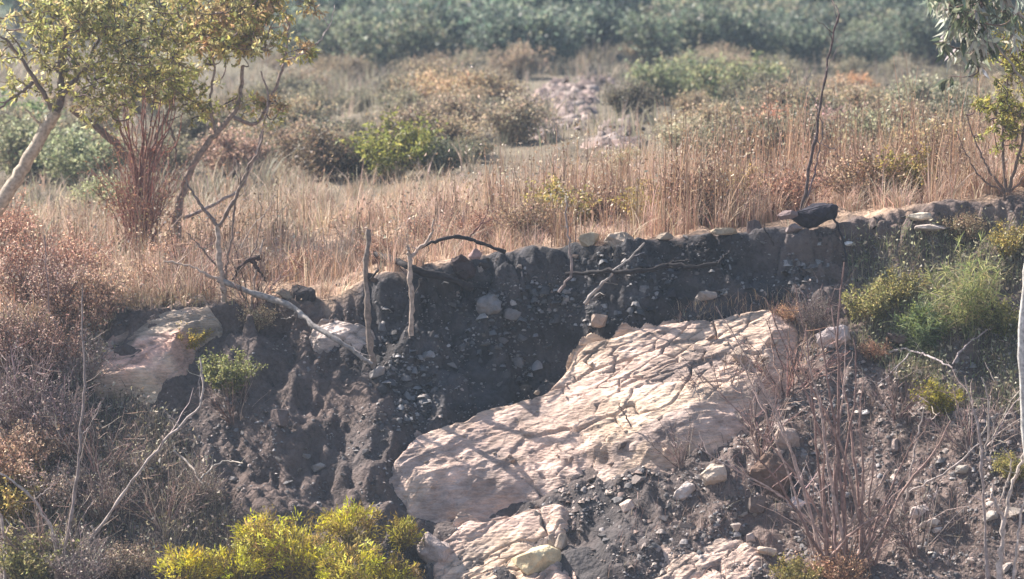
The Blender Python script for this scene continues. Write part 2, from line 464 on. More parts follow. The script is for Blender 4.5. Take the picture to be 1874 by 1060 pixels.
# ================================================================== BEDROCK
def outcrop(name, label, upper, lower, T, soft_u, soft_l, cols, step=1.6, ledge=0.10, per=0.42, ang=22.0, seed=50, lowtilt=0.35):
    poly = list(upper)+list(lower)
    poly = np.array(poly, float)
    x0, y0 = poly.min(0)-25; x1, y1 = poly.max(0)+25
    ar = math.radians(ang); ca_, sa_ = math.cos(ar), math.sin(ar)
    pu = poly[:, 0]*ca_-poly[:, 1]*sa_; pw = poly[:, 0]*sa_+poly[:, 1]*ca_
    gu, gw = np.meshgrid(np.arange(pu.min()-25, pu.max()+25, step*1.15), np.arange(pw.min()-25, pw.max()+25, step*0.85), indexing='ij')
    gx, gy = gu*ca_+gw*sa_, -gu*sa_+gw*ca_
    wob = 12*fbm(gx/60, gy/60, 0, 3, seed)
    sdp = poly_sd(gx, gy, poly)+wob
    sl = poly_sd(gx, gy, [upper[-1]]+list(lower)+[upper[0]], False)+wob
    su = poly_sd(gx, gy, upper, False)+wob*0.6
    su = np.where(sdp > 0, np.maximum(su, 0), -np.abs(su)); slx = np.where(sdp > 0, np.maximum(sl, 0), -np.abs(sl))
    h = hit(gx.ravel(), gy.ravel(), base).reshape(gx.shape+(3,))
    nrm = np.array([-0.25, -0.35, 0.90])
    fl = np.clip(su/(np.abs(su)+np.abs(slx)+1e-6), 0, 1)
    off = T*(0.75+lowtilt*fl)*ss(su/100, -0.04, soft_u)*ss(slx/100, -0.05, soft_l)
    off = off - 0.30*np.clip(fbm(gx/55, gy/40, 0, 3, seed+14)+0.1, 0, 1)*ss(sl/100, 1.3, 0.0)*(T/0.42)
    off = np.where(sdp > 0, off, 0) - 0.35*ss(-sdp/100, 0.0, 0.12) - 0.14
    # strata: elongated fractured plates, each with its own step and tilt
    a = math.radians(ang)
    u = (gx*math.cos(a)-gy*math.sin(a))/100; w = (gx*math.sin(a)+gy*math.cos(a))/100
    def plates(su_, sw_, sd, step_h, tlt):
        U = u/su_+0.35*fbm(u*0.9, w*1.4, 0, 2, sd); W = w/sw_+0.45*fbm(u*0.7, w*1.1, 3, 3, sd+1)
        iu, iw = np.floor(U), np.floor(W)
        d1 = np.full(U.shape, 9.0); val = np.zeros(U.shape); ed = np.full(U.shape, 9.0)
        for du in (-1, 0, 1):
            for dv in (-1, 0, 1):
                cu, cw = iu+du, iw+dv
                jx = hash3(cu, cw, cu*0, sd+2); jy = hash3(cu, cw, cu*0, sd+3)
                ex, ey = U-(cu+jx), W-(cw+jy)
                dd = np.sqrt(ex*ex+ey*ey)
                hv = step_h*(2*hash3(cu, cw, cu*0, sd+4)-1) + tlt*(ey*sw_*(0.35+0.9*hash3(cu, cw, cu*0, sd+5)) + ex*su_*0.25*(hash3(cu, cw, cu*0, sd+6)-0.6))
                nearer = dd < d1
                ed = np.where(nearer, d1-dd, np.minimum(ed, dd-d1))
                val = np.where(nearer, hv, val); d1 = np.where(nearer, dd, d1)
        return val, ed
    p1, e1 = plates(2.0, 0.50, seed+20, ledge*0.24, 0.03)
    p2, e2 = plates(0.8, 0.19, seed+30, ledge*0.10, 0.05)
    p3, e3 = plates(0.30, 0.08, seed+40, ledge*0.045, 0.06)
    det = p1+p2+p3 + 0.05*fbm(u*0.7, w*1.2, 0.3, 3, seed+4) + 0.016*fbm(u*6, w*16, 0, 4, seed+5)
    rg = np.clip(noise(u*0.8, w*1.3, 5.0, seed+12)*1.5+0.5, 0, 1)
    det = det - 0.16*np.exp(-(e1/0.022)**2)*rg - 0.07*np.exp(-(e2/0.035)**2)*np.clip(rg*1.3-0.3, 0, 1)
    m = ss(sdp/100, -0.1, 0.15)
    v = h + nrm*(off+det*m)[..., None]
    n, k = gx.shape
    idx = np.arange(n*k).reshape(n, k)
    keep = sdp > -16
    kq = keep[:-1, :-1] & keep[1:, :-1] & keep[:-1, 1:] & keep[1:, 1:]
    q = np.stack([idx[:-1, :-1], idx[:-1, 1:], idx[1:, 1:], idx[1:, :-1]], -1)[kq]
    # rock colours: pinkish, ochre and grey bands
    f1 = ss(fbm(u*0.5, w*1.1, 0, 3, seed+9), -0.6, 0.6)[..., None]
    f2 = np.maximum(ss(fbm(u*0.8+5, w*2.5, 0, 4, seed+10), 0.0, 0.7), 0.8*np.exp(-(e2/0.06)**2)*rg)[..., None]
    f3 = (1+0.22*fbm(u*3, w*6, 7, 4, seed+16)+0.10*(2*hash3(np.floor(u*2), np.floor(w*7), u*0, seed)-1))[..., None]
    c = np.array(cols[0])*(1-f1)+np.array(cols[1])*f1
    c = np.clip((c*(1-f2)+np.array(cols[2])*f2)*f3, 0.03, 0.8)
    used = np.unique(q); remap = -np.ones(n*k, int); remap[used] = np.arange(len(used))
    g = Geo(); g.add(v.reshape(-1, 3)[used], remap[q], None, c.reshape(-1, 3)[used])
    cen = hit([poly[:, 0].mean()], [poly[:, 1].mean()])[0]
    root = empty(name, cen)
    o = ob("rock_face", g.mesh("rock_face", M_ROCK, False), root); o.location = -cen
    tag(root, label, "rock outcrop")
    return root

PALE = [(0.57, 0.415, 0.34), (0.61, 0.455, 0.335), (0.38, 0.29, 0.245)]
slab = outcrop("bedrock_outcrop", "broad pale pinkish layered bedrock slab sloping down through the centre of the bank",
               UPM, LOM, 0.38, 0.22, 0.70, PALE, ledge=0.14, lowtilt=0.30)
outcrop("bedrock_outcrop", "smaller pale bedrock ledge low on the bank beside the yellow-green bush",
        [(775, 1060), (800, 990), (860, 952), (950, 932), (1040, 915)], [(1060, 960), (1030, 1010), (1060, 1100), (960, 1130), (790, 1120)],
        0.34, 0.2, 0.3, [PALE[0], PALE[1], (0.42, 0.33, 0.27)], ang=30, seed=80)
outcrop("bedrock_outcrop", "pale bedrock ledge at the bottom edge right of the ochre rock",
        [(1150, 1030), (1195, 985), (1290, 962), (1380, 970)], [(1430, 1020), (1400, 1100), (1180, 1115)],
        0.3, 0.2, 0.3, [PALE[0], (0.58, 0.45, 0.36), (0.42, 0.33, 0.27)], ang=25, seed=110)
outcrop("bedrock_outcrop", "cream weathered bedrock patch under dry brush on the left bank",
        [(170, 705), (185, 640), (215, 590), (290, 566), (390, 562)], [(410, 600), (370, 632), (330, 668), (280, 712), (220, 725)],
        0.26, 0.15, 0.15, [(0.74, 0.46, 0.36), (0.62, 0.50, 0.36), (0.40, 0.32, 0.25)], ang=15, seed=140, ledge=0.08, lowtilt=1.3)
outcrop("bedrock_outcrop", "small pale bedrock patch crossed by the fallen pole",
        [(540, 650), (560, 612), (610, 590), (670, 585)], [(680, 610), (650, 645), (600, 665)],
        0.28, 0.12, 0.3, [(0.64, 0.52, 0.45), (0.52, 0.43, 0.35), (0.36, 0.29, 0.25)], ang=15, seed=170, ledge=0.08, lowtilt=0.9)

# ------------------------------------------------------------------ labels that single things out
ORD = ["first", "second", "third", "fourth", "fifth", "sixth", "seventh", "eighth", "ninth", "tenth", "eleventh", "twelfth", "thirteenth", "fourteenth", "fifteenth",
       "sixteenth", "seventeenth", "eighteenth", "nineteenth", "twentieth", "twenty-first", "twenty-second", "twenty-third", "twenty-fourth", "twenty-fifth", "twenty-sixth", "twenty-seventh", "twenty-eighth", "twenty-ninth", "thirtieth"]+["thirty-"+w for w in ("first", "second", "third", "fourth", "fifth", "sixth", "seventh", "eighth", "ninth")]
LM = {"wedge-shaped brown boulder": (1413, 872), "cream angular block": (1308, 870), "foot of the many-stemmed bush": (1545, 1030), "pale forked sapling": (1838, 960),
      "forked dead twig": (1665, 895), "dark hollow on the right bank": (1655, 640), "pale mauve rock": (1525, 618), "feathery green plant": (1775, 560), "white trunk": (1868, 720),
      "ochre-yellow rock": (985, 1035), "upright tan stone": (1028, 995), "bottom right bedrock ledge": (1290, 1010), "dark hollow in the scarp": (985, 640),
      "large grey scarp cobble": (895, 558), "pale forked snag": (752, 560), "upright stake": (678, 560), "lower end of the fallen pole": (682, 675), "dark brown standing rock": (510, 766),
      "left tip of the pale slab": (700, 870), "black boulder": (1490, 388), "whitish lip rock": (1134, 430), "pink lip stone": (868, 457), "upright brown lip rock": (1380, 405),
      "long pale flat rock": (1690, 397), "stick in the slab": (1145, 760), "upper right end of the slab": (1440, 580), "black angular rock": (1225, 534), "mustard-green tuft": (1710, 730), "small white stone": (1583, 755)}
LMF = {"rubble patch": (1090, 205), "bright yellow-green bush": (725, 280), "salmon-pink bush": (1415, 250), "tall sapling": (1505, 200), "ridge shrub at the right edge": (1850, 200),
       "crooked tree": (470, 160), "red-stemmed shrub": (265, 240), "pale leaning trunk": (50, 290), "hanging leaves at top right": (1760, 50), "bare branch of the crooked tree": (590, 60),
       "tan bushes of the middle field": (820, 200), "rust-tinged bush": (1560, 160)}
def single_out(items, marks, noun):
    """items: (object, px, py, look)"""
    names = list(marks); mp = np.array([marks[k] for k in names], float); bins = {}
    for (o, px, py, look) in items:
        d = np.hypot(mp[:, 0]-px, mp[:, 1]-py); j = int(np.argmin(d)); dx, dy = px-mp[j, 0], py-mp[j, 1]
        w = ("right of" if dx > 0 else "left of") if abs(dx) > abs(dy) else ("below" if dy > 0 else "above")
        bins.setdefault((look, w, names[j]), []).append((d[j], o))
    for (look, w, nm), L in bins.items():
        L.sort(key=lambda q: q[0])
        for k, (_, o) in enumerate(L):
            if len(L) == 1: o["label"] = "%s %s %s the %s" % (look, noun, w, nm)
            elif k == 0: o["label"] = "%s %s nearest %s the %s" % (look, noun, w, nm)
            else: o["label"] = "%s %s %s the %s, %s nearest" % (look, noun, w, nm, ORD[k])

# ------------------------------------------------------------------ loose rocks
def hull_mesh(name, npts, sx, sy, sz, seed, bev=0.0, mat=None, rough=0.0):
    r = np.random.default_rng(seed)
    p = norm(r.normal(size=(npts, 3)))*r.uniform(0.8, 1.0, (npts, 1))
    p = np.sign(p)*np.abs(p)**0.8
    bm = bmesh.new()
    for q in p: bm.verts.new((q[0]*sx, q[1]*sy, q[2]*sz))
    res = bmesh.ops.convex_hull(bm, input=bm.verts)
    junk = [e for e in res["geom_interior"] if isinstance(e, bmesh.types.BMVert)]
    if junk: bmesh.ops.delete(bm, geom=junk, context='VERTS')
    if bev:
        bmesh.ops.bevel(bm, geom=list(bm.edges), offset=bev, segments=2, profile=0.6, affect='EDGES', clamp_overlap=True)
    if rough:
        bmesh.ops.triangulate(bm, faces=bm.faces[:])
        bmesh.ops.subdivide_edges(bm, edges=bm.edges[:], cuts=2, use_grid_fill=True)
        co = np.array([v.co[:] for v in bm.verts]); no_ = np.array([v.normal[:] for v in bm.verts])
        bm.normal_update(); no_ = np.array([v.normal[:] for v in bm.verts])
        s = 1.0/max(sx, sy, sz)
        dd = rough*(fbm(co[:, 0]*2*s+seed, co[:, 1]*2*s, co[:, 2]*3*s, 4, seed))
        for v, q, e, n_ in zip(bm.verts, co, dd, no_): v.co = q+n_*e
    bmesh.ops.recalc_face_normals(bm, faces=bm.faces)
    me = bpy.data.meshes.new(name); bm.to_mesh(me); bm.free()
    at = me.attributes.new("Col", 'FLOAT_COLOR', 'POINT')
    at.data.foreach_set("color", np.ones(len(me.vertices)*4, np.float32))
    me.materials.append(mat or M_STONE)
    return me

# (px, py of the centre, width px, height px, depth/width, colour, tilt, label)
GREY = (0.27, 0.24, 0.22); PINKG = (0.42, 0.34, 0.30); CREAM = (0.54, 0.44, 0.35); DARK = (0.035, 0.032, 0.035); BRN = (0.24, 0.17, 0.13)
ROCKS = [
 (1490, 388, 100, 44, 0.6, (0.045, 0.04, 0.05), -8, "big blackish boulder perched on the ridge below the tall sapling"),
 (1442, 392, 40, 20, 0.8, (0.22, 0.16, 0.15), 5, "low brown rock tucked against the left side of the black boulder"),
 (1380, 405, 34, 32, 0.8, (0.20, 0.15, 0.14), 10, "upright brown rock standing on the ridge left of the black boulder"),
 (1452, 410, 40, 16, 0.8, (0.34, 0.28, 0.27), 0, "flat mauve-grey stone under the front of the black boulder"),
 (1134, 430, 56, 28, 0.8, CREAM, 0, "whitish rounded rock on the ridge lip at the foot of the tall grass"),
 (1080, 428, 46, 24, 0.8, (0.50, 0.42, 0.30), -5, "buff rock on the ridge lip left of the whitish rock"),
 (1216, 426, 36, 14, 0.8, (0.44, 0.36, 0.28), 0, "thin tan rock on the ridge lip right of the whitish rock"),
 (1325, 417, 60, 14, 0.6, (0.50, 0.40, 0.28), 0, "long flat tan stone on the ridge lip beside the upright brown rock"),
 (868, 457, 30, 20, 0.8, (0.50, 0.34, 0.31), 0, "pink stone on the ridge lip under the arching dead branch"),
 (845, 475, 58, 34, 0.8, (0.10, 0.075, 0.075), 8, "dark reddish-brown rock set in the lip of the scarp below the pink stone"),
 (880, 492, 20, 14, 0.8, GREY, 0, "small grey stone just right of the dark reddish-brown lip rock"),
 (915, 468, 26, 12, 0.8, PINKG, 0, "slim pale stone on the scarp lip right of the pink stone"),
 (555, 538, 52, 34, 0.8, (0.06, 0.05, 0.05), 15, "dark jagged rock on the ridge lip left of the upright stake"),
 (520, 540, 40, 22, 0.5, (0.30, 0.24, 0.18), 30, "tilted tan slab leaning against the dark jagged rock"),
 (895, 558, 50, 42, 0.8, (0.20, 0.195, 0.195), 0, "large grey cobble half buried in the shaded scarp"),
 (937, 575, 36, 26, 0.8, (0.17, 0.165, 0.165), 0, "grey rock beside the dark hollow in the scarp"),
 (1225, 534, 32, 24, 0.8, (0.045, 0.045, 0.055), 5, "black angular rock at the foot of the scarp above the pale slab"),
 (1290, 542, 46, 20, 0.8, (0.30, 0.26, 0.23), 0, "brown flat rock at the foot of the scarp right of the black angular rock"),
 (1098, 586, 40, 30, 0.8, (0.34, 0.26, 0.21), 0, "tan rock wedged between the dark hollow and the pale slab"),
 (1553, 446, 20, 9, 0.8, (0.75, 0.73, 0.72), 0, "small bright white stone below the black boulder"),
 (1525, 618, 66, 44, 0.7, (0.48, 0.40, 0.37), -25, "pale mauve rock leaning left of the olive leafy plant"),
 (1690, 397, 62, 14, 0.6, (0.52, 0.45, 0.36), 0, "long pale flat rock on the right-hand ridge"),
 (1705, 418, 70, 14, 0.6, (0.48, 0.40, 0.35), 0, "long pinkish flat rock just below the long pale one on the right ridge"),
 (1655, 622, 78, 20, 0.8, (0.20, 0.15, 0.14), 4, "brown flat rock overhanging the dark hollow on the right bank"),
 (510, 766, 42, 40, 0.8, (0.15, 0.115, 0.105), 12, "single dark brown rock standing on the gravel left of the pale slab"),
 (582, 855, 32, 18, 0.8, GREY, -15, "grey stone on the gravel below the dark brown standing rock"),
 (690, 682, 38, 20, 0.6, GREY, -25, "grey stone at the lower end of the fallen pole"),
 (1413, 872, 78, 84, 0.8, (0.19, 0.125, 0.095), 12, "large brown wedge-shaped boulder behind the lower right bush"),
 (1385, 922, 36, 42, 0.8, (0.17, 0.13, 0.11), 10, "rounded brown rock at the foot of the wedge-shaped boulder"),
 (1308, 870, 48, 36, 0.8, CREAM, -20, "cream angular block left of the wedge-shaped boulder"),
 (1250, 903, 46, 28, 0.6, (0.55, 0.47, 0.42), -40, "pale elongated block tilted up left of the cream angular block"),
 (1455, 922, 44, 26, 0.8, (0.55, 0.46, 0.43), 15, "pale pinkish slab at the right foot of the wedge-shaped boulder"),
 (1148, 927, 30, 24, 0.8, (0.60, 0.46, 0.38), -30, "pinkish pale stone in dark rubble below the end of the slab"),
 (1276, 770, 44, 32, 0.8, (0.52, 0.42, 0.36), -10, "pinkish block on the rubble right of the slab's lower crack"),
 (1440, 805, 46, 44, 0.8, (0.40, 0.31, 0.26), 10, "tan block just above the wedge-shaped boulder"),
 (1402, 1010, 36, 22, 0.8, CREAM, 0, "cream stone below the rounded brown rock near the bottom edge"),
 (1375, 985, 24, 18, 0.8, PINKG, 0, "pinkish-grey stone left of and above the cream stone near the bottom edge"),
 (1028, 995, 24, 40, 0.8, (0.40, 0.33, 0.27), 10, "upright tan stone right of the lower bedrock ledge"),
 (1010, 992, 18, 34, 0.8, (0.33, 0.28, 0.24), 5, "narrow grey-brown stone just left of the upright tan stone"),
 (985, 1035, 92, 60, 0.8, (0.72, 0.58, 0.36), -10, "bright ochre-yellow rock at the bottom edge below the upright stones"),
 (795, 1010, 70, 50, 0.8, (0.45, 0.36, 0.32), 25, "pale pointed rock overhanging beside the yellow-green bush"),
 (1680, 935, 42, 24, 0.8, (0.50, 0.42, 0.38), -20, "pale stone on the rubble right of the lower bush, upper of three in a row"),
 (1700, 958, 38, 20, 0.8, (0.55, 0.48, 0.42), -10, "pale oval stone, middle of three in a row right of the lower bush"),
 (1712, 970, 24, 12, 0.8, (0.60, 0.53, 0.48), -10, "small pale stone, lowest of three in a row right of the lower bush"),
 (1762, 860, 30, 18, 0.8, (0.40, 0.36, 0.31), 0, "grey stone behind the forked dead twig on the right"),
 (1812, 945, 30, 20, 0.8, (0.42, 0.38, 0.33), 0, "grey stone behind the pale forked sapling"),
 (1583, 755, 18, 12, 0.8, (0.72, 0.66, 0.60), 0, "small white stone on the bare patch right of the bush stems"),
 (1637, 880, 16, 14, 0.8, (0.70, 0.63, 0.57), 0, "small white stone low on the rubble between bush and forked twig"),
]
for i, (px, py, w, h, dw, col, tilt, label) in enumerate(ROCKS):
    lipped = py < 500 and py+h*0.5 < np.interp(px, RIDGE_PX, RIDGE_PY)+14
    if lipped and py > 395: w, h, py, col = w*0.95, h*1.25, py+h*0.42, tuple(0.72*np.array(col)*np.array([1.0, 0.97, 0.95]))
    sx, sz = w/200.0, h/200.0
    big = w > 44
    me = hull_mesh("rock", (18 if w > 90 else 26) if big else 14, sx*1.08, sx*dw*1.0, sz*1.12, 300+i, bev=min(sx, sz)*0.07, rough=(0.22 if lipped else 0.16)*min(sx, sz) if big else 0)
    hp = hit([px], [py+h*0.30])[0]
    o = ob("boulder" if big else "rock", me)
    o.location = hp + np.array([0, 0.10*sx, sz*0.55])
    if lipped:
        xr = P(px, py, 0.0)[0]; o.location = P(px, py+2, float(ridge_y(xr))-0.12)
    o.rotation_euler = (math.radians(-12), math.radians(tilt), rng.uniform(-0.4, 0.4))
    o.color = (*col, 1)
    tag(o, label, "rock")

# slab fragments that rest on the big slab
M_FRAG = M_STONE
STONE_PROTO = [hull_mesh("stone", int(rng.integers(9, 15)), 1.0, rng.uniform(0.6, 1.0), rng.uniform(0.4, 0.75), 900+i) for i in range(14)]

def in_poly(px, py, poly): return poly_sd(np.asarray(px, float), np.asarray(py, float), poly) > 0
MAINPOLY = UPM+LOM

STONES = []
def stones(zone, n, smin, smax, cols, label, group, seed, avoid_slab=True):
    r = np.random.default_rng(seed)
    pts = []
    zone = np.asarray(zone, float)
    while len(pts) < n:
        px = r.uniform(zone[:, 0].min(), zone[:, 0].max(), 400); py = r.uniform(zone[:, 1].min(), zone[:, 1].max(), 400)
        k = in_poly(px, py, zone)
        if avoid_slab: k &= poly_sd(px, py, MAINPOLY) < 8
        k &= (fbm(px/90, py/90, 0, 2, seed)+0.35) > r.uniform(-0.5, 0.5, 400)
        pts += list(zip(px[k], py[k]))
    pts = np.array(pts[:n]); hp = hit(pts[:, 0], pts[:, 1])
    for p, (qx, qy) in zip(hp, pts):
        s = (smin*(smax/smin)**(r.random()**2.0))/200.0
        o = ob("stone", STONE_PROTO[r.integers(len(STONE_PROTO))])
        o.location = p+np.array([0, 0, s*0.1])+(np.array([-0.05, -0.12, 0.30])*float(ss(poly_sd(np.array([qx]), np.array([qy]), MAINPOLY)[0], 0, 60)) if not avoid_slab and 540 < qy else 0)
        o.scale = (s*r.uniform(0.9, 1.3), s, s*r.uniform(0.7, 1.0))
        o.rotation_euler = (r.uniform(-0.7, 0.1), r.uniform(-0.6, 0.6), r.uniform(0, 6.28))
        c = np.array(cols[r.integers(len(cols))])*r.uniform(0.75, 1.25)
        o.color = (*np.clip(c, 0, 0.8), 1)
        tag(o, label, "stone", group)
        lum = float(c.mean()); sw = "tiny" if s < 0.05 else ("small" if s < 0.09 else "larger")
        STONES.append((o, qx, qy, sw+" "+("pale" if lum > 0.40 else "grey-brown" if lum > 0.27 else "dark grey")))

PC = [(0.52, 0.43, 0.37), (0.40, 0.34, 0.30), (0.46, 0.36, 0.31), (0.34, 0.28, 0.25), (0.60, 0.51, 0.43)]
GC = [(0.24, 0.225, 0.22), (0.32, 0.29, 0.275), (0.19, 0.175, 0.17)]
stones([(1260, 800), (1500, 660), (1560, 700), (1860, 650), (1874, 1060), (1400, 1060), (1330, 960), (1180, 960), (1160, 880)], 92, 9, 40, PC,
       "pale angular stone among the rubble on the lower right slope", "rubble stones on the right slope", 1)
stones([(1000, 900), (1180, 860), (1340, 950), (1180, 1060), (1040, 1060)], 24, 8, 26, PC+GC,
       "stone in the dark rubble between the two lower bedrock ledges", "rubble stones between the ledges", 2)
stones([(770, 560), (900, 520), (1000, 640), (980, 690), (850, 730), (700, 780), (740, 640)], 32, 9, 28, GC,
       "grey stone stuck in the shaded face of the scarp", "stones in the scarp face", 3)
stones([(250, 780), (470, 700), (650, 680), (760, 720), (700, 830), (660, 900), (560, 900), (440, 900)], 34, 8, 24, GC+[(0.36, 0.31, 0.28)],
       "small stone on the dark gravel left of the pale slab", "gravel stones left of the slab", 4, True)
stones([(760, 500), (1000, 455), (1300, 428), (1560, 410), (1700, 385), (1700, 420), (1500, 440), (1300, 450), (900, 500)], 18, 7, 18, PC+GC,
       "small stone along the lip of the ridge", "stones along the ridge lip", 5, False)
stones([(1240, 580), (1440, 556), (1490, 600), (1480, 680), (1400, 760), (1290, 790), (1250, 700)], 30, 12, 44, [(0.52, 0.40, 0.33), (0.46, 0.345, 0.285), (0.38, 0.29, 0.24), (0.56, 0.44, 0.35)],
       "pinkish broken block on the right end of the slab", "broken blocks on the right end of the slab", 8, False)
stones([(860, 850), (1000, 850), (1240, 790), (1260, 830), (1120, 890), (950, 940), (780, 960), (720, 930)], 26, 9, 36, [(0.40, 0.31, 0.26), (0.30, 0.23, 0.20), (0.20, 0.155, 0.135), (0.50, 0.39, 0.33)],
       "broken block along the lower edge of the slab", "broken blocks along the slab's lower edge", 9, False)
stones(MAINPOLY, 18, 7, 22, [(0.60, 0.48, 0.40), (0.54, 0.42, 0.35), (0.62, 0.5, 0.38)],
       "small flake of pale rock lying on the bedrock slab", "rock flakes on the slab", 6, False)

stones([(560, 540), (700, 500), (1000, 452), (1300, 424), (1560, 398), (1874, 345), (1874, 372), (1560, 425), (1300, 446), (1000, 478), (700, 535), (560, 560)], 28, 10, 34,
       [(0.10, 0.075, 0.065), (0.16, 0.12, 0.10), (0.07, 0.055, 0.05), (0.24, 0.18, 0.15)], "dark clod on the lip of the ridge", "clods along the ridge lip", 7, False)
single_out(STONES, LM, "stone")

# gravel and crumbs: too many to count
def debris(name, label, zone, n, smin, smax, cols, seed):
    r = np.random.default_rng(seed); zone = np.asarray(zone, float)
    px = r.uniform(zone[:, 0].min(), zone[:, 0].max(), n*3); py = r.uniform(zone[:, 1].min(), zone[:, 1].max(), n*3)
    k = in_poly(px, py, zone) & ((fbm(px/70, py/45, 0, 4, seed)*1.5+0.15) > r.uniform(-0.5, 0.5, n*3))
    px, py = px[k][:n], py[k][:n]
    hp = hit(px, py); n = len(hp)
    g = Geo()
    V = np.array([[-1, -.7, -.4], [1, -.5, -.5], [.8, .9, -.4], [-.7, .8, -.5], [-.5, -.6, .5], [.6, -.4, .35], [.4, .5, .6], [-.5, .5, .4]])
    F = np.array([[0, 1, 5, 4], [1, 2, 6, 5], [2, 3, 7, 6], [3, 0, 4, 7], [4, 5, 6, 7]])
    s = smin*(smax/smin)**(r.random(n)**3.0)/200
    v = V[None]*s[:, None, None]*r.uniform(0.6, 1.2, (n, 1, 3))*(1+0.25*r.normal(size=(n, 8, 3)))
    a = r.uniform(0, 6.28, n); t = r.uniform(-0.9, 0.5, n)
    ca, sa, ct, st = np.cos(a), np.sin(a), np.cos(t), np.sin(t)
    x = v[..., 0]*ca[:, None]-v[..., 1]*sa[:, None]; y = v[..., 0]*sa[:, None]+v[..., 1]*ca[:, None]; z = v[..., 2]
    y, z = y*ct[:, None]-z*st[:, None], y*st[:, None]+z*ct[:, None]
    vv = np.stack([x, y, z], -1)+hp[:, None]
    q = (F[None]+np.arange(n)[:, None, None]*8).reshape(-1, 4)
    c = np.asarray(cols)[r.integers(len(cols), size=n)]*r.uniform(0.6, 1.3, (n, 1))
    g.add(vv, q, None, np.repeat(c, 8, 0))
    o = ob(name, g.mesh(name, M_STONE, False)); tag(o, label, None, None, "stuff")
SLOPEZONE = [(0, 640), (350, 700), (560, 590), (760, 520), (1200, 450), (1874, 380), (1874, 1060), (0, 1060)]
debris("gravel", "loose gravel strewn over the whole bank", SLOPEZONE, 9000, 3, 10, GC+[(0.14, 0.12, 0.11), (0.10, 0.085, 0.08), (0.34, 0.28, 0.25)], 31)
debris("gravel", "grey rubble bedded in the shaded scarp", [(700, 560), (860, 500), (1060, 470), (1300, 445), (1520, 425), (1480, 520), (1300, 545), (1080, 600), (980, 690), (800, 770), (690, 800)], 1500, 6, 24,
       [(0.20, 0.195, 0.195), (0.28, 0.265, 0.26), (0.13, 0.125, 0.125), (0.09, 0.085, 0.085), (0.36, 0.33, 0.31)], 33)
debris("gravel", "coarse broken rubble on the right half of the bank", [(1000, 900), (1260, 790), (1480, 640), (1874, 560), (1874, 1060), (1000, 1060)], 3000, 5, 17, PC[1:4]+GC+[(0.16, 0.13, 0.12), (0.12, 0.095, 0.085), (0.20, 0.15, 0.13)], 32)


# ================================================================== DEAD WOOD ON THE BANK
def surf(pts, up=0.03):
    pts = np.asarray(pts, float)
    h = hit(pts[:, 0], pts[:, 1]); h[:, 2] += up; h[:, 1] -= up
    return h

def standing(pts, dy=None, Y=None, bow=0.0):
    """polyline in the picture, first point on the ground; the rest in the upright plane of the foot"""
    pts = np.asarray(pts, float)
    if Y is None: Y = hit([pts[0, 0]], [pts[0, 1]])[0][1]
    k = np.linspace(0, 1, len(pts))
    return P(pts[:, 0], pts[:, 1], Y + (dy or 0.0)*k + bow*np.sin(k*3.1))

def side_twigs(g, p, n, L, col, r0=0.006, k=5, lo=0.3, droop=0.0):
    m, kk, _ = p.shape
    i = rng.integers(0, m, n); f = rng.uniform(lo, 0.98, n)*(kk-1)
    j = np.clip(f.astype(int), 0, kk-2); fr = (f-j)[:, None]
    o = p[i, j]*(1-fr)+p[i, j+1]*fr
    d = norm(norm(p[i, j+1]-p[i, j])+rng.normal(size=(n, 3))*0.75)
    l = L*rng.uniform(0.4, 1.0, n)
    t = np.linspace(0, 1, k)
    q = o[:, None]+d[:, None]*l[:, None, None]*t[None, :, None]
    q += rng.normal(size=(n, k, 3))*0.03*L*t[None, :, None]
    q[:, :, 2] += (0.15-droop)*l[:, None]*t[None]**2
    tubes(g, q, r0*np.linspace(1, 0.4, k)[None]*rng.uniform(0.7, 1.2, (n, 1)), 3, rand_col(col, n, 0.25))
    return q

def wood(name, label, cat, limbs, group=None, sides=7):
    """limbs: (part name, world polyline, r0, r1, colour)"""
    foot = np.array(limbs[0][1][0])
    root = empty(name, foot)
    for (pn, pts, r0, r1, col) in limbs:
        k = max(8, 4*len(pts))
        pth = smooth_path(pts, k, 0.012)
        rad = np.linspace(r0, r1, k)*(1.35 if col == WDARK else 1.12)*(1+0.16*rng.normal(size=k))
        g = Geo(); tubes(g, pth-foot, rad, sides, col)
        ob(pn, g.mesh(pn, M_WOOD), root)
        ln = np.linalg.norm(np.diff(pth, axis=0), axis=1).sum()
        if ln > 0.7 and name not in ("stake", "hanging_root", "curled_bark", "stick"):
            for q_ in range(int(min(4, 1+ln*1.1))):
                g = Geo(); side_twigs(g, (pth-foot)[None], 1, 0.22+0.14*ln, [col], max(0.005, min(r0, 0.03)*0.34), 6, 0.25)
                ob("twig", g.mesh("twig", M_WOOD), root)
    tag(root, label, cat, group)
    return root

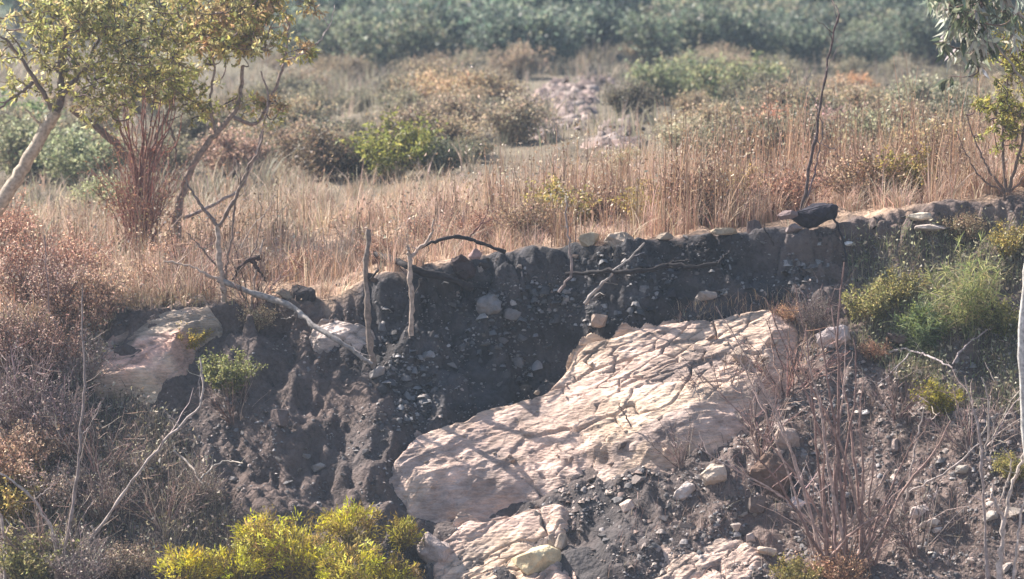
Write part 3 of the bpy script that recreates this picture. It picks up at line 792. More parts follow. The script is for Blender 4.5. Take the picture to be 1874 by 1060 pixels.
WPALE = (0.46, 0.36, 0.29); WMID = (0.24, 0.175, 0.14); WDARK = (0.03, 0.024, 0.024); WGREY = (0.34, 0.30, 0.27); WRED = (0.22, 0.11, 0.085)
st = standing
Yd = -0.30
wood("dead_shrub", "leafless forked dead shrub on the ridge lip at the head of the fallen pole", "dead shrub", [
  ("trunk", st([(412, 566), (407, 520), (403, 490), (400, 450), (399, 412)], Y=Yd), 0.055, 0.045, WPALE),
  ("limb", st([(399, 415), (385, 395), (365, 372), (338, 325)], 0.25, Yd), 0.036, 0.013, WMID),
  ("limb", st([(400, 414), (425, 375), (445, 330), (458, 300), (470, 285), (482, 240)], -0.2, Yd), 0.04, 0.013, WMID),
  ("limb", st([(412, 512), (424, 430), (432, 370), (440, 335), (440, 305)], -0.1, Yd), 0.022, 0.01, WMID),
  ("limb", st([(415, 510), (398, 490), (370, 455), (340, 425)], 0.1, Yd), 0.02, 0.008, WMID),
  ("limb", st([(425, 512), (460, 470), (472, 430), (478, 390), (472, 350)], 0.2, Yd), 0.017, 0.006, WMID),
  ("twig", st([(440, 455), (458, 420), (486, 388), (505, 352)], 0.2, Yd), 0.012, 0.005, WPALE),
  ("limb", st([(410, 512), (380, 503), (345, 486), (300, 478)], 0.0, Yd), 0.03, 0.012, WPALE),
  ("twig", st([(385, 395), (372, 405), (350, 380)], 0.1, Yd), 0.01, 0.004, WMID),
  ("twig", st([(440, 345), (428, 300), (432, 280)], 0.1, Yd), 0.01, 0.004, WMID)])
# curled dead frond hanging off it
wood("curled_bark", "dark curled strip of dead bark arching right of the forked dead shrub", "bark", [
  ("strip", st([(425, 512), (438, 492), (455, 476), (476, 471)], Y=Yd-0.1), 0.014, 0.04, (0.08, 0.05, 0.042)),
  ("strip", st([(460, 474), (470, 490), (480, 505), (488, 518)], Y=Yd-0.1), 0.05, 0.008, (0.08, 0.05, 0.042))])
wood("stick", "thin pale stick leaning upright right of the curled dark bark", "stick",
  [("stem", st([(460, 566), (464, 530), (470, 490), (476, 460), (483, 438)]), 0.022, 0.016, WPALE)])
wood("fallen_pole", "long straight fallen pole slanting down the bank from the forked dead shrub", "pole", [
  ("stem", np.vstack([P(np.array([398, 455]), np.array([512, 532]), np.array([-0.3, -0.4])), surf([(545, 578), (560, 592), (620, 632), (682, 677)], 0.12)+np.array([[0, -0.25, 0.02], [0, -0.5, 0.03], [0, -0.45, 0.03], [0, -0.05, 0]])]), 0.05, 0.035, WGREY),
  ("twig", surf([(545, 578), (535, 590), (515, 592)], 0.10), 0.014, 0.006, WGREY)])
Ys = hit([683], [672])[0][1]
wood("stake", "tall weathered upright stake with a dark top, standing where the fallen pole ends", "stake",
  [("stem", st([(683, 674), (676, 610), (671, 540), (668, 490), (674, 445), (674, 420)], Y=Ys), 0.055, 0.035, (0.27, 0.21, 0.17))])
Y2 = hit([753], [615])[0][1]
wood("snag", "short pale forked snag standing left of the arching dark branch", "snag", [
  ("trunk", st([(753, 615), (753, 560), (750, 500), (748, 468)], Y=Y2), 0.04, 0.038, WPALE),
  ("limb", st([(748, 470), (747, 455), (745, 448)], Y=Y2), 0.034, 0.024, WPALE),
  ("limb", st([(748, 474), (765, 456), (782, 442), (790, 425), (795, 402)], Y=Y2), 0.034, 0.012, WPALE)])
wood("fallen_branch", "thick dark branch lying along the scarp lip from the stake into the shade", "branch", [
  ("stem", surf([(652, 472), (690, 484), (740, 503), (780, 518), (820, 527), (864, 546)], 0.2), 0.035, 0.05, WDARK),
  ("stem", surf([(700, 486), (688, 505), (676, 520)], 0.06), 0.03, 0.015, WDARK)])
wood("arching_branch", "dark dead branch arching over the ridge lip right of the pale snag", "branch", [
  ("stem", st([(925, 462), (890, 449), (858, 437), (830, 434), (800, 441), (762, 458)], -0.25, -0.2), 0.03, 0.02, WDARK),
  ("twig", st([(858, 437), (875, 415), (890, 395), (893, 375)], Y=-0.22), 0.018, 0.007, WRED),
  ("twig", st([(880, 410), (900, 402), (920, 412)], Y=-0.22), 0.01, 0.005, WRED)])
wood("fallen_branch", "crooked dark branch lying across the shaded scarp above the pale slab", "branch", [
  ("stem", surf([(1035, 522), (1090, 519), (1150, 517), (1190, 516), (1222, 506), (1265, 509), (1310, 504)], 0.22), 0.03, 0.035, WDARK),
  ("twig", surf([(1222, 506), (1240, 498), (1262, 497)], 0.22), 0.018, 0.01, WDARK),
  ("twig", surf([(1310, 504), (1322, 492), (1336, 478)], 0.22), 0.018, 0.01, WDARK)])
wood("leaning_sapling", "grey dead stem leaning up right from the dark hollow across the scarp", "stem", [
  ("stem", st([(1070, 556), (1098, 522), (1128, 492), (1158, 468), (1180, 444)], Y=hit([1070], [556])[0][1]-0.4), 0.03, 0.014, WGREY)])
wood("kinked_sapling", "thin upright dead stem above the dark hollow, kinked near its foot", "stem", [
  ("stem", st([(1022, 535), (1038, 514), (1046, 495), (1041, 440), (1036, 395), (1038, 360)], Y=hit([1022], [535])[0][1]-0.4), 0.025, 0.010, (0.3, 0.24, 0.22))])
wood("hanging_root", "thin dark root hanging over the ridge below the black boulder", "root", [
  ("stem", surf([(1518, 404), (1527, 425), (1536, 445), (1543, 470), (1546, 500)], 0.22), 0.022, 0.016, (0.03, 0.025, 0.03))])
wood("hanging_root", "short dark root dangling from the ridge lip left of the black boulder", "root", [
  ("stem", surf([(1398, 424), (1408, 440), (1416, 458)], 0.08), 0.014, 0.010, (0.04, 0.03, 0.03))])
wood("stick", "short stick standing in a crack of the pale slab", "stick", [
  ("stem", st([(1155, 782), (1145, 762), (1133, 738)], Y=hit([1155], [782])[0][1]-0.55), 0.015, 0.009, WMID)])
Yp = 0.25
wood("sapling", "tall thin leaning sapling rising from the ridge beside the black boulder", "sapling", [
  ("trunk", st([(1462, 412), (1470, 368), (1483, 300), (1495, 230), (1508, 150), (1520, 85), (1536, 25)], 0.3, Yp), 0.035, 0.016, (0.13, 0.09, 0.08)),
  ("limb", st([(1536, 25), (1528, 8), (1515, -12)], 0.1, Yp+0.3), 0.013, 0.010, WPALE),
  ("limb", st([(1490, 250), (1500, 262), (1530, 275)], -0.2, Yp), 0.01, 0.006, (0.2, 0.15, 0.14)),
  ("limb", st([(1478, 360), (1498, 290), (1504, 230), (1500, 205)], 0.2, Yp), 0.016, 0.007, (0.2, 0.14, 0.14)),
  ("limb", st([(1512, 130), (1530, 95), (1545, 78)], 0.2, Yp), 0.008, 0.004, (0.2, 0.15, 0.14)),
  ("limb", st([(1500, 195), (1480, 165), (1474, 140)], 0.2, Yp), 0.008, 0.004, (0.2, 0.15, 0.14))])

# ================================================================== SHRUBS
def cone_stems(g, n, H, R, col, r0=0.012, k=7, curl=0.25, lean=(0, 0), base_r=0.08, hmin=0.55):
    a = rng.uniform(0, 2*np.pi, n); rr = R*np.sqrt(rng.random(n))
    h = H*rng.uniform(hmin, 1.0, n)*(1-0.35*(rr/R)**2)
    t = np.linspace(0, 1, k)[None, :, None]
    b = np.stack([np.cos(a)*base_r*rng.random(n), np.sin(a)*base_r*rng.random(n), np.full(n, -0.08)], -1)
    tip = np.stack([np.cos(a)*rr+lean[0], np.sin(a)*rr+lean[1], h], -1)
    mid = b*0.5+tip*0.5+np.stack([np.cos(a), np.sin(a), 0*a], -1)*(-curl*rr[:, None]*0.6)+rng.normal(size=(n, 3))*0.06*H
    p = (1-t)**2*b[:, None]+2*t*(1-t)*mid[:, None]+t*t*tip[:, None]
    p[:, 1:] += rng.normal(size=(n, k-1, 3))*0.012*H
    rad = r0*np.linspace(1, 0.35, k)[None]*rng.uniform(0.6, 1.2, (n, 1))
    tubes(g, p, rad, 4, rand_col(col, n, 0.25))
    return p

def leaf_on(g, q, n, L, W, cols, droop=0.3, jit=0.25, spread=0.03, lo=0.2):
    m, k, _ = q.shape
    i = rng.integers(0, m, n); f = rng.uniform(lo, 1, n)*(k-1)
    j = np.clip(f.astype(int), 0, k-2); fr = (f-j)[:, None]
    o = q[i, j]*(1-fr)+q[i, j+1]*fr+rng.normal(size=(n, 3))*spread
    d = rng.normal(size=(n, 3)); d[:, 2] += -droop*1.5+0.2
    leaves(g, o, d, L*rng.uniform(0.6, 1.2, n), W*rng.uniform(0.7, 1.2, n), rand_col(cols, n, jit))

def shrub_proto(name, H, R, ns, nt, nl, tl, L, W, scol, lcol, r0=0.012, curl=0.25, droop=0.3, lo=0.3, leafmat=None, spread=0.03, base_r=0.08, tr=0.006):
    root = empty(name)
    g = Geo(); p = cone_stems(g, ns, H, R, scol, r0, curl=curl, base_r=base_r)
    q = side_twigs(g, p, nt, tl, scol, lo=lo, r0=tr)
    ob("stem_cluster", g.mesh("stem_cluster", M_WOOD), root)
    if nl:
        g2 = Geo(); leaf_on(g2, q, nl, L, W, lcol, droop, spread=spread)
        ob("foliage", g2.mesh("foliage", leafmat or M_LEAF, False), root)
    return root

class Kind:
    def __init__(s, root): s.root, s.used = root, False
    def put(s, loc, sc=1.0, tint=None, rz=None, label=None, cat="shrub", group=None, name=None):
        rz = rng.uniform(0, 6.28) if rz is None else rz
        if not s.used:
            o = s.root; s.used = True; o.location = loc; o.rotation_euler = (0, 0, rz)
            o.scale = (sc, sc, sc) if np.isscalar(sc) else sc
            if tint is not None:
                for ch in o.children: ch.color = (*tint, 1)
        else: o = copy_tree(s.root, loc, rz, sc, tint if tint is not None else (1, 1, 1))
        if name: o.name = name
        for k_ in ("label", "category", "group"):
            if k_ in o: del o[k_]
        tag(o, label, cat, group)
        return o

DRYL = [(0.44, 0.34, 0.27), (0.34, 0.25, 0.20), (0.54, 0.45, 0.36), (0.25, 0.18, 0.145)]
K_RED = Kind(shrub_proto("dry_shrub", 1.3, 0.8, 46, 420, 2600, 0.35, 0.055, 0.028, [(0.20, 0.11, 0.085), (0.16, 0.10, 0.08)], [(0.42, 0.29, 0.225), (0.34, 0.22, 0.17), (0.50, 0.39, 0.31), (0.24, 0.155, 0.12)], leafmat=M_DRYLEAF))
K_BRN = Kind(shrub_proto("dry_shrub", 1.0, 0.9, 50, 500, 2600, 0.32, 0.06, 0.035, [(0.20, 0.15, 0.13), (0.14, 0.11, 0.10), (0.28, 0.22, 0.18)], DRYL, leafmat=M_DRYLEAF))
K_GRY = Kind(shrub_proto("brushwood", 1.4, 0.8, 60, 600, 700, 0.4, 0.05, 0.028, [(0.22, 0.17, 0.15), (0.30, 0.24, 0.21), (0.15, 0.115, 0.105)], [(0.38, 0.31, 0.25), (0.45, 0.40, 0.33), (0.22, 0.20, 0.14)], leafmat=M_DRYLEAF))
K_OLV = Kind(shrub_proto("leafy_shrub", 1.1, 0.8, 26, 320, 2600, 0.35, 0.09, 0.04, [(0.20, 0.15, 0.11)], [(0.20, 0.19, 0.075), (0.26, 0.24, 0.10), (0.14, 0.14, 0.06), (0.34, 0.30, 0.14)]))
K_SCR = Kind(shrub_proto("scrub_bush", 1.3, 1.2, 40, 420, 3600, 0.5, 0.11, 0.06, [(0.22, 0.17, 0.14)], [(0.36, 0.31, 0.22), (0.44, 0.37, 0.27), (0.28, 0.25, 0.18), (0.52, 0.44, 0.33)], spread=0.07))
K_FAR = Kind(shrub_proto("far_bush", 2.2, 1.8, 34, 380, 4200, 0.8, 0.20, 0.12, [(0.20, 0.16, 0.14)], [(0.14, 0.18, 0.13), (0.19, 0.23, 0.16), (0.10, 0.13, 0.10), (0.26, 0.28, 0.21)], spread=0.14))

K_TWG = Kind(shrub_proto("bare_shrub", 1.7, 1.3, 22, 130, 0, 0.5, 0.05, 0.03, [(0.36, 0.26, 0.22), (0.26, 0.18, 0.155), (0.48, 0.39, 0.33), (0.16, 0.11, 0.10)], None, r0=0.015, tr=0.008, lo=0.2, base_r=0.25))
def foot(px, py):
    return hit([px], [py])[0]-np.array([0, 0, 0.03])

def scatter_xy(n, x0, x1, y0, y1, dens):
    x = rng.uniform(x0, x1, n*4); y = rng.uniform(y0, y1, n*4)
    k = dens(x, y) > rng.random(n*4)
    return x[k][:n], y[k][:n]

def grass(name, label, x, y, hf, wid, cols, lean=0.25, k=5, jit=0.2, tip=0.15, tuft=0, tr=0.10):
    a0 = None; hs = 1.0; cs = 1.0
    if tuft:
        per = np.maximum(3, (tuft*rng.lognormal(0, 0.5, len(x))).astype(int)); i_ = np.repeat(np.arange(len(x)), per)
        a0 = rng.uniform(0, 6.28, len(i_)); rr = tr*np.sqrt(rng.random(len(i_)))*rng.uniform(0.6, 1.6, len(x))[i_]
        hs = rng.uniform(0.6, 1.35, len(x))[i_]; cs = (1+0.22*rng.normal(size=(len(x), 1)))[i_]
        bl = rng.normal(size=(len(x), 2))[i_]*0.5
        x, y = x[i_]+np.cos(a0)*rr, y[i_]+np.sin(a0)*rr
        a0 = np.arctan2(np.sin(a0)+bl[:, 1], np.cos(a0)+bl[:, 0])
        ok_ = y > ridge_y(x)-0.30*rng.random(len(x))
        x, y, a0, hs, cs = x[ok_], y[ok_], a0[ok_], hs[ok_], cs[ok_]
    n = len(x)
    z = height(x, y)
    h = hf(x, y)*rng.uniform(0.45, 1.15, n)*hs
    a = rng.uniform(0, 6.28, n) if a0 is None else a0+rng.normal(size=n)*0.5; l = h*lean*np.abs(rng.normal(size=n))
    t = np.linspace(0, 1, k)
    p = np.stack([x, y, z-0.03], -1)[:, None]+np.stack([np.cos(a)[:, None]*l[:, None]*t[None]**2, np.sin(a)[:, None]*l[:, None]*t[None]**2, h[:, None]*(t-0.12*t**3*(l/h)[:, None])], -1)
    side = norm(np.stack([np.cos(a+1.57+rng.normal(size=n)*0.6), np.sin(a+1.57+rng.normal(size=n)*0.6), 0*a], -1))
    w = wid*np.interp(t, [0, 0.5, 1], [1, 0.9, tip])[None]*rng.uniform(0.6, 1.3, (n, 1))
    g = Geo(); ribbons(g, p, w, side, np.clip(rand_col(cols, n, jit)*cs, 0.01, 0.9))
    o = ob(name, g.mesh(name, M_GRASS, False)); tag(o, label, None, None, "stuff")

# ---- left bank brush: (px, py of the foot, kind, size, tint, label)
LEFT = [
 (40, 560, K_RED, 1.05, None, "reddish-brown dry shrub at the left edge level with the cream bedrock patch"),
 (110, 575, K_RED, 1.0, None, "reddish-brown dry shrub standing left of the cream bedrock patch"),
 (165, 600, K_BRN, 0.9, (1.2, 1.0, 0.85), "brown dry shrub touching the left edge of the cream bedrock patch"),
 (20, 680, K_RED, 1.15, (0.8, 0.8, 0.8), "tall dull red dry shrub at the left edge midway down the bank"),
 (85, 700, K_RED, 1.1, (0.75, 0.7, 0.7), "dull red-brown shrub below and left of the cream bedrock patch"),
 (150, 720, K_GRY, 0.8, None, "grey leafless brush just below the cream bedrock patch"),
 (30, 800, K_GRY, 1.15, (0.85, 0.8, 0.85), "dark purplish brush at the left edge below the red shrubs"),
 (110, 830, K_GRY, 1.0, (0.9, 0.85, 0.9), "grey tangled brush between the red shrubs and the three-stemmed sapling"),
 (30, 960, K_OLV, 0.9, (1.3, 1.1, 0.8), "yellowish leafy shrub at the lower left edge behind the arching pale stem"),
 (100, 930, K_BRN, 0.85, None, "brown brush behind the three-stemmed sapling's middle stem"),
 (190, 960, K_GRY, 0.75, (1.1, 1.05, 1.0), "grey brush at the right of the three-stemmed sapling"),
 (360, 930, K_GRY, 0.6, (1.0, 1.0, 0.95), "grey twiggy brush above the left end of the yellow-green bush"),
 (230, 1060, K_BRN, 0.75, (1.0, 1.0, 0.9), "brown brush at the bottom edge left of the yellow-green bush"),
 (60, 1080, K_OLV, 0.9, (0.9, 0.9, 0.8), "dull olive shrub at the bottom left corner"),
 (150, 1090, K_GRY, 0.85, None, "grey brush at the bottom edge under the three-stemmed sapling"),
 (420, 720, K_OLV, 0.75, (0.85, 0.95, 0.8), "green weedy plant hanging down the bank under the forked dead shrub"),
 (350, 640, K_OLV, 0.42, (1.6, 1.35, 0.7), "small yellowish-green plant on the right end of the cream bedrock patch"),
 (470, 600, K_BRN, 0.45, (1.0, 1.0, 0.8), "low brown weed under the upper end of the fallen pole"),
 (180, 560, K_BRN, 0.8, (1.25, 1.15, 1.0), "tan dry shrub above the cream bedrock patch, left of two"),
 (270, 545, K_BRN, 0.75, (1.3, 1.2, 1.05), "tan dry shrub above the cream bedrock patch, right of two"),
 (10, 470, K_RED, 1.0, (1.3, 1.15, 1.05), "pinkish dry shrub at the left edge under the pale tree trunk"),
 (330, 505, K_BRN, 0.8, (1.35, 1.15, 1.0), "tan dry shrub left of the forked dead shrub"),
 (75, 545, K_RED, 1.1, (1.2, 1.05, 0.95), "pinkish-brown shrub behind the two red shrubs at the left edge"),
 (150, 535, K_RED, 0.95, (1.25, 1.15, 1.05), "pinkish dry shrub on the ledge above and left of the cream bedrock patch"),
 (60, 870, K_BRN, 1.0, (1.0, 0.9, 0.8), "brown dry shrub behind the arching pale stem at lower left"),
 (5, 900, K_BRN, 1.0, (1.1, 0.95, 0.8), "brown dry shrub cut by the left edge above the yellowish leafy shrub"),
]
for (px, py, kd, sc, tint, lab) in LEFT:
    tint = tuple(np.array(tint or (1, 1, 1))*1.4)
    kd.put(foot(px, py), sc*rng.uniform(1.0, 1.15), tint, label=lab, cat="shrub", group="dry brush on the left bank")

def slope_weeds(name, label, zone, n, h, wid, cols, lean, seed, leafn=0, lcols=None):
    r = np.random.default_rng(seed); zone = np.asarray(zone, float)
    px = r.uniform(zone[:, 0].min(), zone[:, 0].max(), n*4); py = r.uniform(zone[:, 1].min(), zone[:, 1].max(), n*4)
    k = in_poly(px, py, zone) & ((fbm(px/80, py/80, 0, 3, seed)+0.3) > r.uniform(-0.7, 0.7, n*4))
    hp = hit(px[k][:n], py[k][:n])
    grass(name, label, hp[:, 0], hp[:, 1], lambda x, y: np.full(len(x), h), wid, cols, lean, 5, 0.3)
    if leafn:
        i = r.integers(0, len(hp), leafn); o_ = hp[i]+np.abs(r.normal(size=(leafn, 3)))*np.array([0.1, -0.1, h*0.5])
        g_ = Geo(); leaves(g_, o_, r.normal(size=(leafn, 3)), r.uniform(0.05, 0.11, leafn), r.uniform(0.025, 0.05, leafn), rand_col(lcols, leafn, 0.3))
        o = ob("leaf_litter", g_.mesh("leaf_litter", M_DRYLEAF, False)); tag(o, "pale withered leaves caught in the "+label.split(" over ")[0], None, None, "stuff")
slope_weeds("dry_weeds", "grey-brown dry weeds over the lower left bank", [(0, 600), (180, 620), (240, 720), (330, 800), (400, 900), (460, 1060), (0, 1060)], 8000, 0.40, 0.010,
   [(0.26, 0.20, 0.165), (0.36, 0.29, 0.235), (0.17, 0.13, 0.11), (0.44, 0.37, 0.28), (0.26, 0.23, 0.13)], 0.9, 201, 3500, [(0.50, 0.42, 0.33), (0.38, 0.30, 0.23), (0.26, 0.19, 0.15), (0.62, 0.55, 0.45), (0.34, 0.30, 0.16)])
slope_weeds("dry_weeds", "tan dry weeds over the ledge at the top of the left bank", [(0, 520), (520, 530), (560, 552), (400, 562), (220, 570), (180, 640), (0, 660)], 4000, 0.38, 0.010,
   [(0.42, 0.32, 0.22), (0.34, 0.25, 0.17), (0.30, 0.27, 0.15), (0.50, 0.38, 0.28)], 0.8, 202, 1500, [(0.50, 0.42, 0.32), (0.36, 0.26, 0.19)])
slope_weeds("dry_weeds", "green-grey weeds over the upper right bank", [(1545, 440), (1874, 400), (1874, 760), (1700, 740), (1560, 640)], 5000, 0.34, 0.011,
   [(0.26, 0.26, 0.14), (0.20, 0.22, 0.11), (0.34, 0.30, 0.19), (0.40, 0.33, 0.24)], 0.9, 203, 2500, [(0.40, 0.38, 0.24), (0.30, 0.29, 0.16), (0.46, 0.40, 0.30)])
slope_weeds("dry_weeds", "straw weeds over the right end of the pale slab", [(1230, 560), (1460, 540), (1500, 640), (1420, 760), (1270, 760)], 1600, 0.26, 0.009,
   [(0.52, 0.38, 0.27), (0.42, 0.30, 0.21), (0.60, 0.46, 0.33)], 0.9, 204)
slope_weeds("dry_weeds", "sparse twiggy weeds over the lower right rubble", [(1200, 800), (1874, 700), (1874, 1060), (1100, 1060)], 2200, 0.30, 0.010,
   [(0.30, 0.21, 0.17), (0.22, 0.15, 0.13), (0.40, 0.32, 0.26)], 0.9, 205)

# ---- right bank plants
RIGHTP = [
 (1590, 590, K_OLV, 0.75, (1.5, 1.5, 1.3), "pale olive leafy plant right of the pale mauve rock"),
 (1650, 560, K_OLV, 0.65, (1.3, 1.25, 1.0), "olive leafy plant left of the feathery green plant"),
 (1490, 610, K_GRY, 0.55, None, "dark grey twiggy tangle behind the pale mauve rock"),
 (1720, 760, K_OLV, 0.62, (1.5, 1.45, 0.5), "mustard-green tufted plant below the dark hollow on the right bank"),
 (1700, 630, K_OLV, 0.7, (0.8, 1.05, 0.7), "dull green shrub under the feathery green plant"),
 (1840, 620, K_OLV, 0.7, (1.0, 1.05, 0.75), "dull green shrub at the right edge beside the white trunk"),
 (1850, 470, K_OLV, 0.6, (1.7, 1.5, 1.1), "straw-green shrub at the right edge above the white trunk"),
 (1855, 880, K_OLV, 0.5, (1.6, 1.55, 1.2), "pale leafy plant at the right edge below the white trunk"),
 (1600, 660, K_BRN, 0.45, (1.3, 1.0, 0.8), "low rusty weed under the pale olive leafy plant"),
 (1760, 440, K_BRN, 0.6, (1.2, 1.15, 0.9), "tan weed on the right ridge above the feathery green plant"),
 (1440, 590, K_BRN, 0.40, (1.5, 1.2, 0.9), "low straw-coloured weed at the top right end of the pale slab"),
 (1350, 640, K_BRN, 0.30, (1.5, 1.2, 0.9), "tiny straw-coloured weed growing in the upper pale slab"),
 (1540, 1075, K_BRN, 0.75, (1.6, 1.3, 1.0), "rusty dry tuft at the foot of the many-stemmed bush"),
 (1460, 1085, K_OLV, 0.6, (1.2, 1.1, 0.75), "yellowish tuft at the bottom edge left of the many-stemmed bush's foot"),
]
for (px, py, kd, sc, tint, lab) in RIGHTP:
    kd.put(foot(px, py), sc, tint, label=lab, cat="plant" if kd is K_OLV else "shrub", group="plants on the right bank")

TWIGS = [
 (1330, 745, 0.75, None, "bare twiggy shrub growing on the right part of the pale slab"),
 (1440, 720, 0.9, (1.1, 0.9, 0.85), "bare reddish shrub between the slab's right end and the leaning mauve rock"),
 (1250, 850, 0.6, None, "small bare shrub at the lower right edge of the slab"),
 (1390, 830, 0.85, (0.9, 0.8, 0.8), "bare dark shrub just above the wedge-shaped boulder"),
 (1680, 1010, 0.9, None, "bare shrub on the rubble right of the many-stemmed bush"),
 (1640, 760, 0.7, (0.9, 0.85, 0.85), "bare twiggy shrub left of the mustard-green tuft"),
 (1780, 830, 0.9, (1.1, 1.1, 1.1), "pale bare shrub behind the slender grey sapling"),
 (1500, 600, 0.6, (0.7, 0.65, 0.7), "dark bare shrub above the pale mauve rock"),
 (60, 760, 1.1, (0.8, 0.75, 0.8), "bare dark shrub among the red shrubs at the left edge"),
 (180, 870, 0.9, (1.1, 1.05, 1.0), "pale bare shrub behind the diagonal dead branch's middle"),
 (300, 960, 0.8, (1.1, 1.05, 1.0), "pale bare shrub below the diagonal dead branch"),
 (430, 770, 0.6, (0.8, 0.7, 0.65), "bare brown shrub below the green weedy plant"),
 (460, 560, 0.8, (0.9, 0.8, 0.75), "bare brown shrub right of the forked dead shrub's foot"),
 (90, 1040, 1.0, (1.2, 1.15, 1.05), "pale bare shrub at the foot of the three-stemmed sapling"),
 (340, 540, 0.9, (1.0, 0.85, 0.8), "bare shrub left of the forked dead shrub's foot"),
]
for (px, py, sc, tint, lab) in TWIGS:
    K_TWG.put(foot(px, py), sc, tint, label=lab, cat="shrub", group="bare twiggy shrubs on the bank")

# feathery green plant
def feathery(name, label, px, py, H, R, n, cols, cat="plant"):
    root = empty(name, foot(px, py))
    g = Geo(); p = cone_stems(g, 26, H, R, [(0.20, 0.22, 0.10)], 0.010, curl=0.1)
    ob("stem_cluster", g.mesh("stem_cluster", M_WOOD), root)
    g2 = Geo()
    m, k, _ = p.shape
    i = rng.integers(0, m, n); f = rng.uniform(0.25, 1, n)*(k-1); j = np.clip(f.astype(int), 0, k-2); fr = (f-j)[:, None]
    o = p[i, j]*(1-fr)+p[i, j+1]*fr
    d = norm(norm(p[i, j+1]-p[i, j])*0.7+rng.normal(size=(n, 3))*0.7)
    t = np.linspace(0, 1, 4)
    L = rng.uniform(0.12, 0.34, n)
    q = o[:, None]+d[:, None]*L[:, None, None]*t[None, :, None]
    q[:, :, 2] -= 0.25*L[:, None]*t[None]**2
    ribbons(g2, q, np.array([0.010, 0.012, 0.009, 0.003])[None]*np.ones((n, 1)), norm(np.cross(d, rng.normal(size=(n, 3)))), rand_col(cols, n, 0.25))
    ob("foliage", g2.mesh("foliage", M_LEAF, False), root)
    tag(root, label, cat)
    return root
feathery("feathery_plant", "bright feathery green plant on the right bank", 1770, 615, 1.9, 0.85, 2300, [(0.28, 0.32, 0.11), (0.36, 0.37, 0.14), (0.20, 0.24, 0.09), (0.46, 0.42, 0.20), (0.38, 0.31, 0.17)])
feathery("feathery_plant", "small dull green feathery clump left of the bright feathery plant", 1690, 640, 1.0, 0.55, 1300, [(0.16, 0.22, 0.10), (0.22, 0.26, 0.12), (0.12, 0.17, 0.08)])

# yellow-green bush at the bottom
def mound_bush(name, label, px, py, lumps, cols, per=2600):
    f0 = foot(px, py); root = empty(name, f0)
    g = Geo(); gl = Geo()
    for (lx, ly, r) in lumps:
        Yl = hit([lx], [min(ly+r*0.9, 1200)])[0][1]
        c = P(lx, ly, Yl-0.1)-f0; R = r/100.0
        m = 60
        dirs = norm(rng.normal(size=(m, 3))); dirs[:, 2] = np.abs(dirs[:, 2])*0.9+0.1; dirs = norm(dirs)
        t = np.linspace(0, 1, 6)[None, :, None]
        b = c+np.array([0, 0.0, -R*0.9]); tip = c+dirs*R*rng.uniform(0.75, 1.15, (m, 1))-np.array([0, 0, 0.25*R])
        pth = b*(1-t)+tip[:, None]*t+rng.normal(size=(m, 6, 3))*0.02
        tubes(g, pth, 0.008*np.linspace(1, .5, 6)[None]*np.ones((m, 1)), 4, rand_col([(0.2, 0.16, 0.07)], m))
        n = int(per*(R/0.6)**1.6)
        # tufts: short upward leaves gathered on shoot tips
        nt_ = max(30, int(90*(R/0.6)**1.6))
        tc = c+norm(rng.normal(size=(nt_, 3))*np.array([1, 1, .9]))*R*rng.uniform(0.35, 1.05, (nt_, 1))*np.array([1.0, 0.9, 0.8])
        ii = rng.integers(0, nt_, n)
        od = norm(tc[ii]-c+np.array([0, 0, 0.5*R]))
        o = tc[ii]+rng.normal(size=(n, 3))*0.055
        d = norm(od+rng.normal(size=(n, 3))*0.7)
        tcl = rand_col(cols, nt_, 0.25)
        leaves(gl, o, d, rng.uniform(0.06, 0.13, n), rng.uniform(0.014, 0.026, n), np.clip(tcl[ii]*(1+0.2*rng.normal(size=(n, 1))), 0.01, 0.9))
    ob("stem_cluster", g.mesh("stem_cluster", M_WOOD), root)
    ob("foliage", gl.mesh("foliage", M_LEAF, False), root)
    tag(root, label, "bush")
mound_bush("yellow_bush", "vivid yellow-green bush filling the bottom edge left of centre", 520, 1100,
  [(345, 1040, 50), (480, 975, 48), (430, 1035, 60), (545, 1010, 75), (640, 962, 52), (640, 1045, 70), (720, 1050, 45)],
  [(0.66, 0.58, 0.04), (0.56, 0.53, 0.04), (0.46, 0.38, 0.06), (0.74, 0.64, 0.12), (0.30, 0.21, 0.07), (0.40, 0.28, 0.10)])
mound_bush("yellow_bush", "little yellow-green tuft right of the vivid yellow-green bush", 738, 1000, [(738, 976, 32)],
  [(0.46, 0.42, 0.05), (0.38, 0.34, 0.05), (0.28, 0.22, 0.05)], 2200)

